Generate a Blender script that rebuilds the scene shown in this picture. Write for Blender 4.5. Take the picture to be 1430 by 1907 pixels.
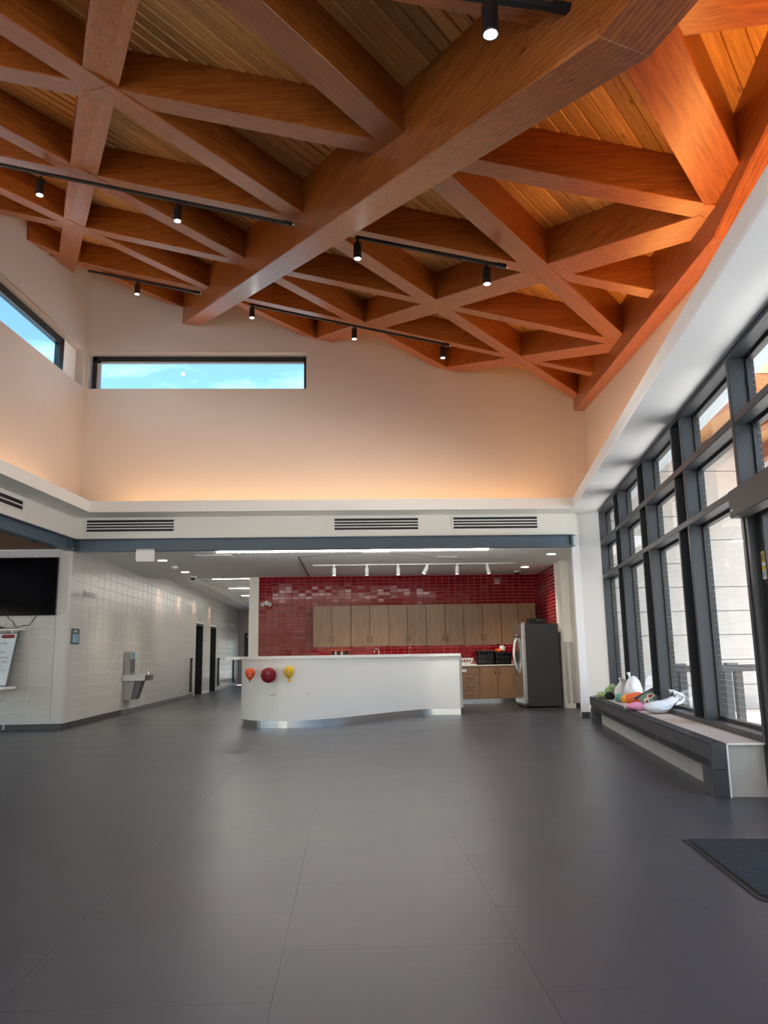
import bpy, bmesh, math, random
from mathutils import Vector, Matrix, noise
random.seed(7)
C = bpy.context.scene.collection
for o in list(bpy.data.objects):
    bpy.data.objects.remove(o, do_unlink=True)
sc = bpy.context.scene
# ------------------------------------------------------------------ camera
cam_d = bpy.data.cameras.new('camera'); cam = bpy.data.objects.new('camera', cam_d); C.objects.link(cam)
RT, UP, FW = (0.998899, -0.043962, -0.016359), (0.008075, -0.182386, 0.983194), (0.046207, 0.982244, 0.181831)
m = Matrix(((RT[0], UP[0], -FW[0], 0), (RT[1], UP[1], -FW[1], 0), (RT[2], UP[2], -FW[2], 1.12), (0, 0, 0, 1)))
cam.matrix_world = m
cam_d.sensor_fit = 'VERTICAL'; cam_d.sensor_height = 24.0; cam_d.sensor_width = 18.0
cam_d.lens = 24.0 * 1450.0 / 1907.0
cam_d.clip_start = 0.05; cam_d.clip_end = 300
sc.camera = cam
# ------------------------------------------------------------------ world, sun, exposure
world = bpy.data.worlds.new('sky'); sc.world = world; world.use_nodes = True
wn = world.node_tree.nodes; wl = world.node_tree.links; wn.clear()
sky = wn.new('ShaderNodeTexSky'); sky.sky_type = 'NISHITA'; sky.sun_disc = False
SUN_EL, SUN_AZ = math.radians(52), math.radians(189.5)      # azimuth measured from +Y clockwise towards +X
sky.sun_elevation = SUN_EL; sky.sun_rotation = SUN_AZ
sky.air_density = 1.0; sky.dust_density = 2.2; sky.ozone_density = 1.0
wtc = wn.new('ShaderNodeTexCoord'); wmp = wn.new('ShaderNodeMapping'); wmp.inputs['Scale'].default_value = (2.2, 2.2, 6.0)
wno = wn.new('ShaderNodeTexNoise'); wno.inputs['Scale'].default_value = 2.3; wno.inputs['Detail'].default_value = 7; wno.inputs['Roughness'].default_value = .62; wno.inputs['Distortion'].default_value = .6
wrp = wn.new('ShaderNodeValToRGB'); wrp.color_ramp.elements[0].position = .52; wrp.color_ramp.elements[1].position = .80
wrp.color_ramp.elements[1].color = (.55, .55, .55, 1)
wmx = wn.new('ShaderNodeMixRGB'); wmx.inputs['Color2'].default_value = (7.0, 7.2, 7.6, 1)
wbg = wn.new('ShaderNodeBackground'); wbg.inputs['Strength'].default_value = 0.27
wout = wn.new('ShaderNodeOutputWorld')
wl.new(wtc.outputs['Generated'], wmp.inputs['Vector']); wl.new(wmp.outputs[0], wno.inputs['Vector']); wl.new(wno.outputs[0], wrp.inputs[0])
wl.new(wrp.outputs[0], wmx.inputs['Fac']); wl.new(sky.outputs[0], wmx.inputs['Color1'])
wl.new(wmx.outputs[0], wbg.inputs['Color']); wl.new(wbg.outputs[0], wout.inputs['Surface'])
sun_d = bpy.data.lights.new('sun', 'SUN'); sun = bpy.data.objects.new('sun', sun_d); C.objects.link(sun)
sun_d.energy = 6.5; sun_d.angle = math.radians(.6); sun_d.color = (1, .95, .88)
sdir = Vector((math.sin(SUN_AZ) * math.cos(SUN_EL), math.cos(SUN_AZ) * math.cos(SUN_EL), math.sin(SUN_EL)))
sun.rotation_euler = sdir.to_track_quat('Z', 'Y').to_euler()
sun.location = (10, -10, 30)
vs = sc.view_settings
vs.view_transform = 'Standard'; vs.look = 'None'; vs.gamma = 1.0; vs.use_curve_mapping = False
vs.exposure = 1.4
sc.cycles.use_denoising = True
sc.cycles.max_bounces = 8; sc.cycles.diffuse_bounces = 5; sc.cycles.glossy_bounces = 4; sc.cycles.transparent_max_bounces = 16
sc.cycles.caustics_reflective = False; sc.cycles.caustics_refractive = False
sc.cycles.sample_clamp_indirect = 6.0

def area_lamp(name, loc, size, size_y, power, color, direction, spin=0.0):
    d = bpy.data.lights.new(name, 'AREA'); o = bpy.data.objects.new(name, d); C.objects.link(o)
    d.shape = 'RECTANGLE'; d.size = size; d.size_y = size_y; d.energy = power; d.color = color
    z = -Vector(direction).normalized(); x = Vector((math.cos(spin), math.sin(spin), 0)); x = (x - z * x.dot(z)).normalized(); y = z.cross(x)
    o.matrix_world = Matrix(((x.x, y.x, z.x, loc[0]), (x.y, y.y, z.y, loc[1]), (x.z, y.z, z.z, loc[2]), (0, 0, 0, 1)))
    return o
# plan geometry: every wall line is x as a function of y
TA, TB = math.tan(math.radians(4.815)), math.tan(math.radians(9.527))
HA, HB = math.radians(4.815), math.radians(9.527)
YB = 13.72                                    # plane of the back fascia and of the wall above it
YU = 14.40                                    # plane of the wall above the cove
def left_x(y): return -4.80 + TA * (y - YB)   # left fascia
def leftu_x(y): return -4.985 + TA * (y - YU) # left wall above the cove
def lipl_x(y): return -4.38 + TA * (y - 13.2)
def lipr_x(y): return 3.93 + TB * (y - 13.19)
def upr_x(y): return 4.615 + TB * (y - YU)     # right wall above the soffit
def edge_x(y): return 4.422 + TB * (y - YU)  # inner face of the roof's edge beam
def win_x(y): return 4.455 + TB * (y - 13.446)
def roof_s(x, y): return -.781 * x + .625 * y
def roof_z(x, y):                             # underside of the lattice beams
    s = roof_s(x, y)
    return 4.2 + .3205 * s if s > 1.05 else 4.5365 + .165 * (1.05 - s)
DECK = .40                                    # lattice depth up to the boards
WARM = (1.0, .55, .22)
area_lamp('cove_lamp_back', (-.2, 13.92, 3.68), 8.2, .10, 28, WARM, (0, .25, 1))
area_lamp('cove_lamp_left', (leftu_x(5.5) + .34, 5.5, 3.68), 15.5, .10, 38, WARM, (-.25 * math.cos(HA), .25 * math.sin(HA), 1), math.pi / 2 - HA)
area_lamp('cove_lamp_right', (lipr_x(5.5) + .14, 5.5, 3.68), 15.5, .10, 58, (1.0, .42, .10), (.1 * math.cos(HB), -.1 * math.sin(HB), 1), math.pi / 2 - HB)

# ------------------------------------------------------------------ materials
MATS = {}
def base(name, col, rough=.5, metal=0.0, spec=.5, var=0.0, vscale=6.0, bump=0.0, bscale=60.0, coat=0.0):
    mt = bpy.data.materials.new(name); mt.use_nodes = True; nt = mt.node_tree; n = nt.nodes; l = nt.links
    b = n['Principled BSDF']; b.inputs['Base Color'].default_value = (*col, 1); b.inputs['Roughness'].default_value = rough
    b.inputs['Metallic'].default_value = metal; b.inputs['Specular IOR Level'].default_value = spec
    if coat: b.inputs['Coat Weight'].default_value = coat; b.inputs['Coat Roughness'].default_value = .12
    tc = n.new('ShaderNodeTexCoord')
    if var:
        no = n.new('ShaderNodeTexNoise'); no.inputs['Scale'].default_value = vscale; no.inputs['Detail'].default_value = 5
        l.new(tc.outputs['Object'], no.inputs['Vector'])
        mx = n.new('ShaderNodeMixRGB'); mx.inputs[1].default_value = (*[c * (1 - var) for c in col], 1); mx.inputs[2].default_value = (*[min(1, c * (1 + var)) for c in col], 1)
        l.new(no.outputs[0], mx.inputs[0]); l.new(mx.outputs[0], b.inputs['Base Color'])
    if bump:
        nb = n.new('ShaderNodeTexNoise'); nb.inputs['Scale'].default_value = bscale; nb.inputs['Detail'].default_value = 3
        bp = n.new('ShaderNodeBump'); bp.inputs['Strength'].default_value = bump; bp.inputs['Distance'].default_value = .01
        l.new(tc.outputs['Object'], nb.inputs['Vector']); l.new(nb.outputs[0], bp.inputs['Height']); l.new(bp.outputs[0], b.inputs['Normal'])
    MATS[name] = mt
    return mt
def emit(name, col, strength):
    mt = bpy.data.materials.new(name); mt.use_nodes = True; n = mt.node_tree.nodes; n.clear()
    e = n.new('ShaderNodeEmission'); e.inputs[0].default_value = (*col, 1); e.inputs[1].default_value = strength
    o = n.new('ShaderNodeOutputMaterial'); mt.node_tree.links.new(e.outputs[0], o.inputs[0]); MATS[name] = mt; return mt
def wood(name, dark, light, rough=.4, stretch=(1.2, 16, 16), knots=True, lam=0.0, vary=.25, coat=0.0, spec=.5, slope=0.0, z0=0.0):
    """grain runs along the object's own x axis; lam = pitch of laminations"""
    mt = bpy.data.materials.new(name); mt.use_nodes = True; nt = mt.node_tree; n = nt.nodes; l = nt.links
    b = n['Principled BSDF']; b.inputs['Roughness'].default_value = rough; b.inputs['Specular IOR Level'].default_value = spec
    if coat: b.inputs['Coat Weight'].default_value = coat; b.inputs['Coat Roughness'].default_value = .25
    tc = n.new('ShaderNodeTexCoord'); oi = n.new('ShaderNodeObjectInfo')
    mul = n.new('ShaderNodeMath'); mul.operation = 'MULTIPLY'; mul.inputs[1].default_value = 37.0; l.new(oi.outputs['Random'], mul.inputs[0])
    add = n.new('ShaderNodeVectorMath'); add.operation = 'ADD'; l.new(tc.outputs['Object'], add.inputs[0]); l.new(mul.outputs[0], add.inputs[1])
    mp = n.new('ShaderNodeMapping'); mp.inputs['Scale'].default_value = stretch; l.new(add.outputs[0], mp.inputs['Vector'])
    no = n.new('ShaderNodeTexNoise'); no.inputs['Scale'].default_value = 2.0; no.inputs['Detail'].default_value = 8; no.inputs['Roughness'].default_value = .62; no.inputs['Distortion'].default_value = .8
    l.new(mp.outputs[0], no.inputs['Vector'])
    rp = n.new('ShaderNodeValToRGB'); rp.color_ramp.elements[0].position = .30; rp.color_ramp.elements[0].color = (*dark, 1)
    rp.color_ramp.elements[1].position = .70; rp.color_ramp.elements[1].color = (*light, 1); l.new(no.outputs[0], rp.inputs[0])
    col = rp.outputs[0]
    if knots:
        mk = n.new('ShaderNodeMapping'); mk.inputs['Scale'].default_value = (1.6, 5.5, 5.5); l.new(add.outputs[0], mk.inputs['Vector'])
        vo = n.new('ShaderNodeTexVoronoi'); vo.inputs['Scale'].default_value = 1.5; l.new(mk.outputs[0], vo.inputs['Vector'])
        rk = n.new('ShaderNodeValToRGB'); rk.color_ramp.elements[0].position = .05; rk.color_ramp.elements[0].color = (.34, .27, .22, 1); rk.color_ramp.elements[1].position = .13; rk.color_ramp.elements[1].color = (1, 1, 1, 1)
        l.new(vo.outputs['Distance'], rk.inputs[0])
        mm = n.new('ShaderNodeMixRGB'); mm.blend_type = 'MULTIPLY'; mm.inputs[0].default_value = .85; l.new(col, mm.inputs[1]); l.new(rk.outputs[0], mm.inputs[2]); col = mm.outputs[0]
    # tone of the single piece
    mr = n.new('ShaderNodeMapRange'); mr.inputs[3].default_value = 1 - vary; mr.inputs[4].default_value = 1 + vary * .6; l.new(oi.outputs['Random'], mr.inputs[0])
    mv = n.new('ShaderNodeVectorMath'); mv.operation = 'SCALE'; l.new(col, mv.inputs[0]); l.new(mr.outputs[0], mv.inputs['Scale']); col = mv.outputs[0]
    bp = n.new('ShaderNodeBump'); bp.inputs['Strength'].default_value = .12; bp.inputs['Distance'].default_value = .004; l.new(no.outputs[0], bp.inputs['Height']); nrm = bp.outputs[0]
    if lam:
        sp = n.new('ShaderNodeSeparateXYZ'); l.new(tc.outputs['Object'], sp.inputs[0]); outs = []
        # each lamination board: own tone, thin dark glue line
        for ax, off in (('Y', .011), ('Z', .013)):
            d = n.new('ShaderNodeMath'); d.operation = 'MULTIPLY_ADD'; d.inputs[1].default_value = 1 / lam; d.inputs[2].default_value = off / lam
            if ax == 'Z':
                sh = n.new('ShaderNodeMath'); sh.operation = 'MULTIPLY_ADD'; sh.inputs[1].default_value = -slope; l.new(sp.outputs['X'], sh.inputs[0])
                s2 = n.new('ShaderNodeMath'); s2.operation = 'SUBTRACT'; s2.inputs[1].default_value = z0; l.new(sp.outputs['Z'], s2.inputs[0]); l.new(s2.outputs[0], sh.inputs[2]); l.new(sh.outputs[0], d.inputs[0])
            else: l.new(sp.outputs[ax], d.inputs[0])
            fr = n.new('ShaderNodeMath'); fr.operation = 'FRACT'; l.new(d.outputs[0], fr.inputs[0])
            lt = n.new('ShaderNodeMath'); lt.operation = 'LESS_THAN'; lt.inputs[1].default_value = .13; l.new(fr.outputs[0], lt.inputs[0]); outs.append(lt.outputs[0])
        mxn = n.new('ShaderNodeMath'); mxn.operation = 'MAXIMUM'; l.new(outs[0], mxn.inputs[0]); l.new(outs[1], mxn.inputs[1])
        md = n.new('ShaderNodeMixRGB'); md.blend_type = 'MULTIPLY'; md.inputs[2].default_value = (.38, .33, .3, 1); l.new(mxn.outputs[0], md.inputs[0]); l.new(col, md.inputs[1]); col = md.outputs[0]
    l.new(col, b.inputs['Base Color']); l.new(nrm, b.inputs['Normal'])
    MATS[name] = mt; return mt

wood('beam_wood', (.185, .041, .0065), (.395, .118, .021), rough=.32, lam=0, vary=.12, spec=.5)
wood('plank_wood', (.46, .22, .06), (.78, .45, .15), rough=.5, stretch=(1.0, 22, 22), vary=.30)
wood('cabinet_wood', (.20, .108, .056), (.29, .165, .09), rough=.45, stretch=(14, 14, .9), knots=False, vary=.06)
wood('slat_wood', (.12, .05, .02), (.22, .095, .04), rough=.5)
wood('eave_wood', (.45, .22, .08), (.65, .36, .15), rough=.5)
base('wall_paint', (.51, .455, .41), .62, var=.03, bump=.03, bscale=180)
base('fascia_paint', (.82, .80, .74), .6, var=.02, bump=.02, bscale=180)
base('ceiling_paint', (.80, .80, .80), .75, var=.02)
base('white_paint', (.88, .88, .88), .6)
base('block_paint', (.50, .49, .47), .30, var=.05, vscale=9, bump=.18, bscale=55, spec=.5)
base('mortar', (.80, .79, .77), .7)
base('steel_blue', (.075, .115, .155), .38, var=.08)
base('dark_frame', (.021, .025, .031), .42, var=.06)
base('black_frame', (.012, .013, .015), .4)
base('dark_metal', (.045, .046, .052), .42)
base('rubber_base', (.035, .036, .040), .5)
base('base_tile', (.11, .115, .125), .28, var=.15)
base('chrome', (.70, .70, .70), .16, metal=1)
base('brushed_steel', (.62, .63, .64), .24, metal=1, bump=.05, bscale=200)
base('dark_steel', (.14, .145, .15), .42, metal=.75)
base('fridge_side', (.036, .037, .039), .45)
base('grout', (.55, .24, .21), .8)
base('tile_red', (.21, .0025, .008), .10, var=.12, vscale=9, bump=.08, bscale=14, spec=.17)
base('bar_paint', (.80, .79, .76), .5, var=.03, vscale=2.0)
base('worktop_stone', (.78, .77, .74), .3, var=.03, vscale=30)
base('screen_black', (.002, .002, .003), .08, spec=.06)
base('plastic_black', (.010, .010, .012), .35)
base('rubber_black', (.008, .008, .009), .6)
base('plastic_white', (.80, .80, .79), .4)
base('plastic_grey', (.5, .5, .5), .45)
base('paper_white', (.78, .80, .83), .5)
base('board_white', (.72, .77, .82), .22)
base('red_print', (.36, .03, .02), .5)
base('ink', (.10, .12, .18), .6)
base('orange_paper', (.80, .085, .01), .7, var=.15, vscale=40)
base('darkred_paper', (.22, .004, .008), .75, var=.2, vscale=40)
base('yellow_paper', (.85, .52, .01), .7, var=.15, vscale=40)
base('string_white', (.8, .8, .78), .7)
base('concrete', (.45, .43, .40), .8, var=.12, vscale=5, bump=.2, bscale=40)
base('concrete_wall', (.46, .46, .45), .85, var=.10, vscale=3.5, bump=.1, bscale=40)
base('bench_stone', (.46, .40, .34), .55, var=.06, vscale=8)
base('paving', (.78, .77, .75), .85, var=.08, vscale=2)
base('mat_rib', (.030, .033, .042), .95, var=.9, vscale=200)
base('mat_rubber', (.012, .012, .013), .6)
base('green_cloth', (.30, .45, .20), .8, var=.35, vscale=18)
base('black_cloth', (.010, .011, .016), .9)
base('yellow_cloth', (.85, .33, .02), .7)
base('teal_cloth', (.10, .30, .24), .8)
base('orange_cloth', (.72, .13, .03), .65, var=.1, vscale=20)
base('pink_cloth', (.72, .26, .42), .55)
base('steel_white', (.78, .78, .77), .4)
base('sign_yellow', (.75, .50, .06), .5)
base('poster_dark', (.015, .045, .060), .4)
base('poster_blue', (.25, .45, .60), .5)
base('eave_metal', (.55, .62, .66), .5)
base('sink_steel', (.20, .20, .20), .3, metal=.9)
base('glass_green', (.16, .19, .17), .15)
base('brass_brown', (.035, .031, .030), .5)
base('cabinet_shadow', (.025, .014, .008), .8)
base('fountain_steel', (.30, .30, .29), .38, metal=.55)
emit('lamp_warm', (1, .86, .62), 14.0)
emit('lamp_white', (1, .97, .92), 9.0)
emit('lamp_strip', (1, .96, .9), 34.0)
emit('door_daylight', (.95, .98, 1.0), 1.2)

def special_mats():
    # floor rubber: dark grey sheet with faint clouding, scuffs and broad sheen
    mt = base('floor_rubber', (.085, .080, .082), .40, spec=.33); n = mt.node_tree.nodes; l = mt.node_tree.links; b = n['Principled BSDF']
    geo = n.new('ShaderNodeNewGeometry'); oi = n.new('ShaderNodeObjectInfo')
    n1 = n.new('ShaderNodeTexNoise'); n1.inputs['Scale'].default_value = 1.6; n1.inputs['Detail'].default_value = 6; l.new(geo.outputs['Position'], n1.inputs['Vector'])
    r1 = n.new('ShaderNodeValToRGB'); r1.color_ramp.elements[0].position = .3; r1.color_ramp.elements[0].color = (.052, .0545, .066, 1); r1.color_ramp.elements[1].position = .7; r1.color_ramp.elements[1].color = (.069, .072, .085, 1); l.new(n1.outputs[0], r1.inputs[0])
    n2 = n.new('ShaderNodeTexNoise'); n2.inputs['Scale'].default_value = 9; n2.inputs['Detail'].default_value = 9; n2.inputs['Roughness'].default_value = .75; n2.inputs['Distortion'].default_value = 1.5
    mp = n.new('ShaderNodeMapping'); mp.inputs['Scale'].default_value = (.5, 1.0, 1); l.new(geo.outputs['Position'], mp.inputs['Vector']); l.new(mp.outputs[0], n2.inputs['Vector'])
    r2 = n.new('ShaderNodeValToRGB'); r2.color_ramp.elements[0].position = .61; r2.color_ramp.elements[0].color = (0, 0, 0, 1); r2.color_ramp.elements[1].position = .80; r2.color_ramp.elements[1].color = (.55, .55, .55, 1); l.new(n2.outputs[0], r2.inputs[0])
    mx = n.new('ShaderNodeMixRGB'); mx.inputs[2].default_value = (.20, .20, .21, 1); l.new(r2.outputs[0], mx.inputs[0]); l.new(r1.outputs[0], mx.inputs[1])
    mr = n.new('ShaderNodeMapRange'); mr.inputs[3].default_value = .98; mr.inputs[4].default_value = 1.02; l.new(oi.outputs['Random'], mr.inputs[0])
    sc_ = n.new('ShaderNodeVectorMath'); sc_.operation = 'SCALE'; l.new(mx.outputs[0], sc_.inputs[0]); l.new(mr.outputs[0], sc_.inputs['Scale']); l.new(sc_.outputs[0], b.inputs['Base Color'])
    rr = n.new('ShaderNodeMapRange'); rr.inputs[3].default_value = .30; rr.inputs[4].default_value = .42; l.new(n1.outputs[0], rr.inputs[0]); l.new(rr.outputs[0], b.inputs['Roughness'])
    nb = n.new('ShaderNodeTexNoise'); nb.inputs['Scale'].default_value = 5; nb.inputs['Detail'].default_value = 4; l.new(geo.outputs['Position'], nb.inputs['Vector'])
    bp = n.new('ShaderNodeBump'); bp.inputs['Strength'].default_value = .10; bp.inputs['Distance'].default_value = .012; l.new(nb.outputs[0], bp.inputs['Height']); l.new(bp.outputs[0], b.inputs['Normal'])
    # architectural glass with a printed dot grid (x along the pane, z up)
    for nm, dots in (('glass_dotted', True), ('glass_clear', False), ('glass_tinted', False)):
        g = bpy.data.materials.new(nm); g.use_nodes = True; nt = g.node_tree; n = nt.nodes; l = nt.links; n.clear()
        tr = n.new('ShaderNodeBsdfTransparent'); tr.inputs[0].default_value = (.95, .97, .965, 1) if nm != 'glass_tinted' else (.60, .74, .80, 1)
        gl = n.new('ShaderNodeBsdfGlossy'); gl.inputs['Roughness'].default_value = .01
        lw_ = n.new('ShaderNodeLayerWeight'); lw_.inputs[0].default_value = .5
        pw_ = n.new('ShaderNodeMath'); pw_.operation = 'POWER'; pw_.inputs[1].default_value = 5.0; l.new(lw_.outputs['Facing'], pw_.inputs[0])
        fr = n.new('ShaderNodeMath'); fr.operation = 'MULTIPLY_ADD'; fr.inputs[1].default_value = .75; fr.inputs[2].default_value = .035; l.new(pw_.outputs[0], fr.inputs[0])
        mx = n.new('ShaderNodeMixShader'); l.new(fr.outputs[0], mx.inputs[0]); l.new(tr.outputs[0], mx.inputs[1]); l.new(gl.outputs[0], mx.inputs[2])
        out = n.new('ShaderNodeOutputMaterial'); res = mx.outputs[0]
        if dots:
            tc = n.new('ShaderNodeTexCoord'); sp = n.new('ShaderNodeSeparateXYZ'); l.new(tc.outputs['Object'], sp.inputs[0]); sq = []
            for ax in 'XZ':
                d = n.new('ShaderNodeMath'); d.operation = 'DIVIDE'; d.inputs[1].default_value = .058; l.new(sp.outputs[ax], d.inputs[0])
                f = n.new('ShaderNodeMath'); f.operation = 'FRACT'; l.new(d.outputs[0], f.inputs[0])
                s = n.new('ShaderNodeMath'); s.operation = 'SUBTRACT'; s.inputs[1].default_value = .5; l.new(f.outputs[0], s.inputs[0])
                p = n.new('ShaderNodeMath'); p.operation = 'MULTIPLY'; l.new(s.outputs[0], p.inputs[0]); l.new(s.outputs[0], p.inputs[1]); sq.append(p.outputs[0])
            a = n.new('ShaderNodeMath'); a.operation = 'ADD'; l.new(sq[0], a.inputs[0]); l.new(sq[1], a.inputs[1])
            lt = n.new('ShaderNodeMath'); lt.operation = 'LESS_THAN'; lt.inputs[1].default_value = .0045; l.new(a.outputs[0], lt.inputs[0])
            df = n.new('ShaderNodeBsdfDiffuse'); df.inputs[0].default_value = (.5, .53, .53, 1)
            tl = n.new('ShaderNodeBsdfTranslucent'); tl.inputs[0].default_value = (.35, .37, .37, 1)
            md = n.new('ShaderNodeMixShader'); md.inputs[0].default_value = .6; l.new(df.outputs[0], md.inputs[1]); l.new(tl.outputs[0], md.inputs[2])
            m2 = n.new('ShaderNodeMixShader'); l.new(lt.outputs[0], m2.inputs[0]); l.new(mx.outputs[0], m2.inputs[1]); l.new(md.outputs[0], m2.inputs[2]); res = m2.outputs[0]
        l.new(res, out.inputs[0]); MATS[nm] = g
    # thin plastic carrier bag
    g = base('bag_plastic', (.82, .84, .86), .32, bump=.9, bscale=22); b = g.node_tree.nodes['Principled BSDF']; b.inputs['Transmission Weight'].default_value = .25; b.inputs['Subsurface Weight'].default_value = .1
    # patterned cloth: teal with white rings and red centres
    g = base('patterned_cloth', (.2, .33, .28), .75); n = g.node_tree.nodes; l = g.node_tree.links
    tc = n.new('ShaderNodeTexCoord'); vo = n.new('ShaderNodeTexVoronoi'); vo.inputs['Scale'].default_value = 10; l.new(tc.outputs['Object'], vo.inputs['Vector'])
    r = n.new('ShaderNodeValToRGB'); r.color_ramp.interpolation = 'CONSTANT'; e = r.color_ramp.elements; e[0].position = 0; e[0].color = (.35, .02, .015, 1); e[1].position = .30; e[1].color = (.75, .72, .66, 1)
    x = e.new(.48); x.color = (.16, .30, .24, 1); l.new(vo.outputs['Distance'], r.inputs[0]); l.new(r.outputs[0], n['Principled BSDF'].inputs['Base Color'])
    # speckled ribbed mat
special_mats()

# ------------------------------------------------------------------ geometry helpers
class MB:
    def __init__(s): s.v = []; s.f = []; s.sm = []
    def add(s, vs_, fs, smooth=False):
        k = len(s.v); s.v += [tuple(p) for p in vs_]; s.f += [tuple(i + k for i in f) for f in fs]; s.sm += [smooth] * len(fs); return s
    def box(s, x0, x1, y0, y1, z0, z1, bev=0.0):
        if bev <= 0:
            v = [(x, y, z) for z in (z0, z1) for y in (y0, y1) for x in (x0, x1)]
            return s.add(v, [(0, 2, 3, 1), (4, 5, 7, 6), (0, 1, 5, 4), (2, 6, 7, 3), (0, 4, 6, 2), (1, 3, 7, 5)])
        bm = bmesh.new(); bmesh.ops.create_cube(bm, size=1)
        for w in bm.verts: w.co = Vector(((x0 + x1) / 2 + w.co.x * (x1 - x0), (y0 + y1) / 2 + w.co.y * (y1 - y0), (z0 + z1) / 2 + w.co.z * (z1 - z0)))
        bmesh.ops.bevel(bm, geom=bm.edges[:], offset=bev, segments=2, affect='EDGES'); s.bm(bm); return s
    def bm(s, bm, smooth=False):
        bm.verts.index_update(); s.add([w.co[:] for w in bm.verts], [[w.index for w in f.verts] for f in bm.faces], smooth); bm.free(); return s
    def prism(s, poly, z0, z1):
        """plan polygon (counter-clockwise) between z0 and z1; z may be functions of x,y"""
        fz = lambda z, p: z(*p) if callable(z) else z
        n = len(poly); v = [(*p, fz(z0, p)) for p in poly] + [(*p, fz(z1, p)) for p in poly]
        return s.add(v, [tuple(range(n - 1, -1, -1)), tuple(range(n, 2 * n))] + [(i, (i + 1) % n, n + (i + 1) % n, n + i) for i in range(n)])
    def slab(s, o, d, nrm, poly, t):
        """polygon in (u along d, z) pushed along nrm by t; o = plan origin"""
        n = len(poly); v = []
        for k in (0, t): v += [(o[0] + d[0] * u + nrm[0] * k, o[1] + d[1] * u + nrm[1] * k, z) for u, z in poly]
        return s.add(v, [tuple(range(n)), tuple(range(2 * n - 1, n - 1, -1))] + [(i, n + i, n + (i + 1) % n, (i + 1) % n) for i in range(n)])
    def tube(s, pts, r, seg=8, closed=False):
        pts = [Vector(p) for p in pts]; n = len(pts); rings = []
        up = Vector((0, 0, 1))
        for i, p in enumerate(pts):
            t = (pts[min(i + 1, n - 1)] - pts[max(i - 1, 0)]).normalized()
            a = t.cross(up) if abs(t.dot(up)) < .95 else t.cross(Vector((1, 0, 0)))
            a.normalize(); b = t.cross(a); rr = r[i] if isinstance(r, (list, tuple)) else r
            rings.append([p + a * (rr * math.cos(2 * math.pi * k / seg)) + b * (rr * math.sin(2 * math.pi * k / seg)) for k in range(seg)])
        v = [q for rg in rings for q in rg]; f = [(i * seg + k, i * seg + (k + 1) % seg, (i + 1) * seg + (k + 1) % seg, (i + 1) * seg + k) for i in range(n - 1) for k in range(seg)]
        s.add(v, f, True); s.add(rings[0], [tuple(range(seg - 1, -1, -1))]); s.add(rings[-1], [tuple(range(seg))]); return s
    def lathe(s, prof, c, seg=24, mod=None):
        v = []; m_ = len(prof)
        for k in range(seg):
            a = 2 * math.pi * k / seg; q = mod(k) if mod else 1
            v += [(c[0] + r * q * math.cos(a), c[1] + r * q * math.sin(a), c[2] + z) for r, z in prof]
        f = [(k * m_ + j, ((k + 1) % seg) * m_ + j, ((k + 1) % seg) * m_ + j + 1, k * m_ + j + 1) for k in range(seg) for j in range(m_ - 1)]
        s.add(v, f, True); s.add([v[k * m_] for k in range(seg)], [tuple(range(seg - 1, -1, -1))]); s.add([v[k * m_ + m_ - 1] for k in range(seg)], [tuple(range(seg))]); return s
    def blob(s, c, r, seed=0, lump=.15, freq=3.0, sub=3, flat=None, rot=0.0, crease=0.0):
        bm = bmesh.new(); bmesh.ops.create_icosphere(bm, subdivisions=sub, radius=1); cr, sr = math.cos(rot), math.sin(rot)
        for w in bm.verts:
            d = w.co.copy(); k = 1 + lump * noise.noise(d * freq + Vector((seed * 7.3, seed * 3.1, 0))) + crease * abs(noise.noise(d * freq * 2.3 + Vector((seed, 0, 9))))
            p = Vector((d.x * r[0] * k, d.y * r[1] * k, d.z * r[2] * k))
            if flat is not None: p.z = max(p.z, flat)
            w.co = Vector((c[0] + p.x * cr - p.y * sr, c[1] + p.x * sr + p.y * cr, c[2] + p.z))
        return s.bm(bm, True)
    def build(s, name, mat, parent=None, origin=None, rotz=0.0, loc=None, local=False):
        """one mesh object; vertices are world coordinates unless local"""
        me = bpy.data.meshes.new(name); pw = Vector(parent['o']) if parent is not None else Vector((0, 0, 0))
        o = bpy.data.objects.new(name, me); C.objects.link(o)
        if local:
            L = Vector(loc or (0, 0, 0)); vv = s.v; o.location = L - pw; o.rotation_euler.z = rotz
        else:
            L = Vector(origin) if origin is not None else (pw if parent is not None else s.low())
            vv = [tuple(Vector(p) - L) for p in s.v]; o.location = L - pw
        me.from_pydata(vv, [], s.f); me.update()
        for p, q in zip(me.polygons, s.sm): p.use_smooth = q
        b = bmesh.new(); b.from_mesh(me); bmesh.ops.recalc_face_normals(b, faces=b.faces[:]); b.to_mesh(me); b.free()
        me.materials.append(MATS[mat]); o['o'] = tuple(L)
        if parent is not None: o.parent = parent
        return o
    def low(s):
        xs, ys, zs = zip(*s.v); return Vector(((min(xs) + max(xs)) / 2, (min(ys) + max(ys)) / 2, min(zs)))
def tag(o, label, cat, group=None, kind=None):
    if label: o['label'] = label
    if cat: o['category'] = cat
    if group: o['group'] = group
    if kind: o['kind'] = kind
    return o
def thing(name, loc, label, cat, group=None):
    o = bpy.data.objects.new(name, None); C.objects.link(o); o.location = loc; o.empty_display_size = .1; o['o'] = tuple(loc); return tag(o, label, cat, group)
def struct(mb, name, mat, origin=None):
    o = mb.build(name, mat, origin=origin); o['kind'] = 'structure'; return o
def copy_tree(o, shift, label=None, parent=None):
    c = o.copy(); C.objects.link(c)
    if parent is None:
        c.location = o.location + Vector(shift)
        if label: c['label'] = label
    else: c.parent = parent
    for ch in o.children: copy_tree(ch, shift, None, c)
    return c
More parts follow.
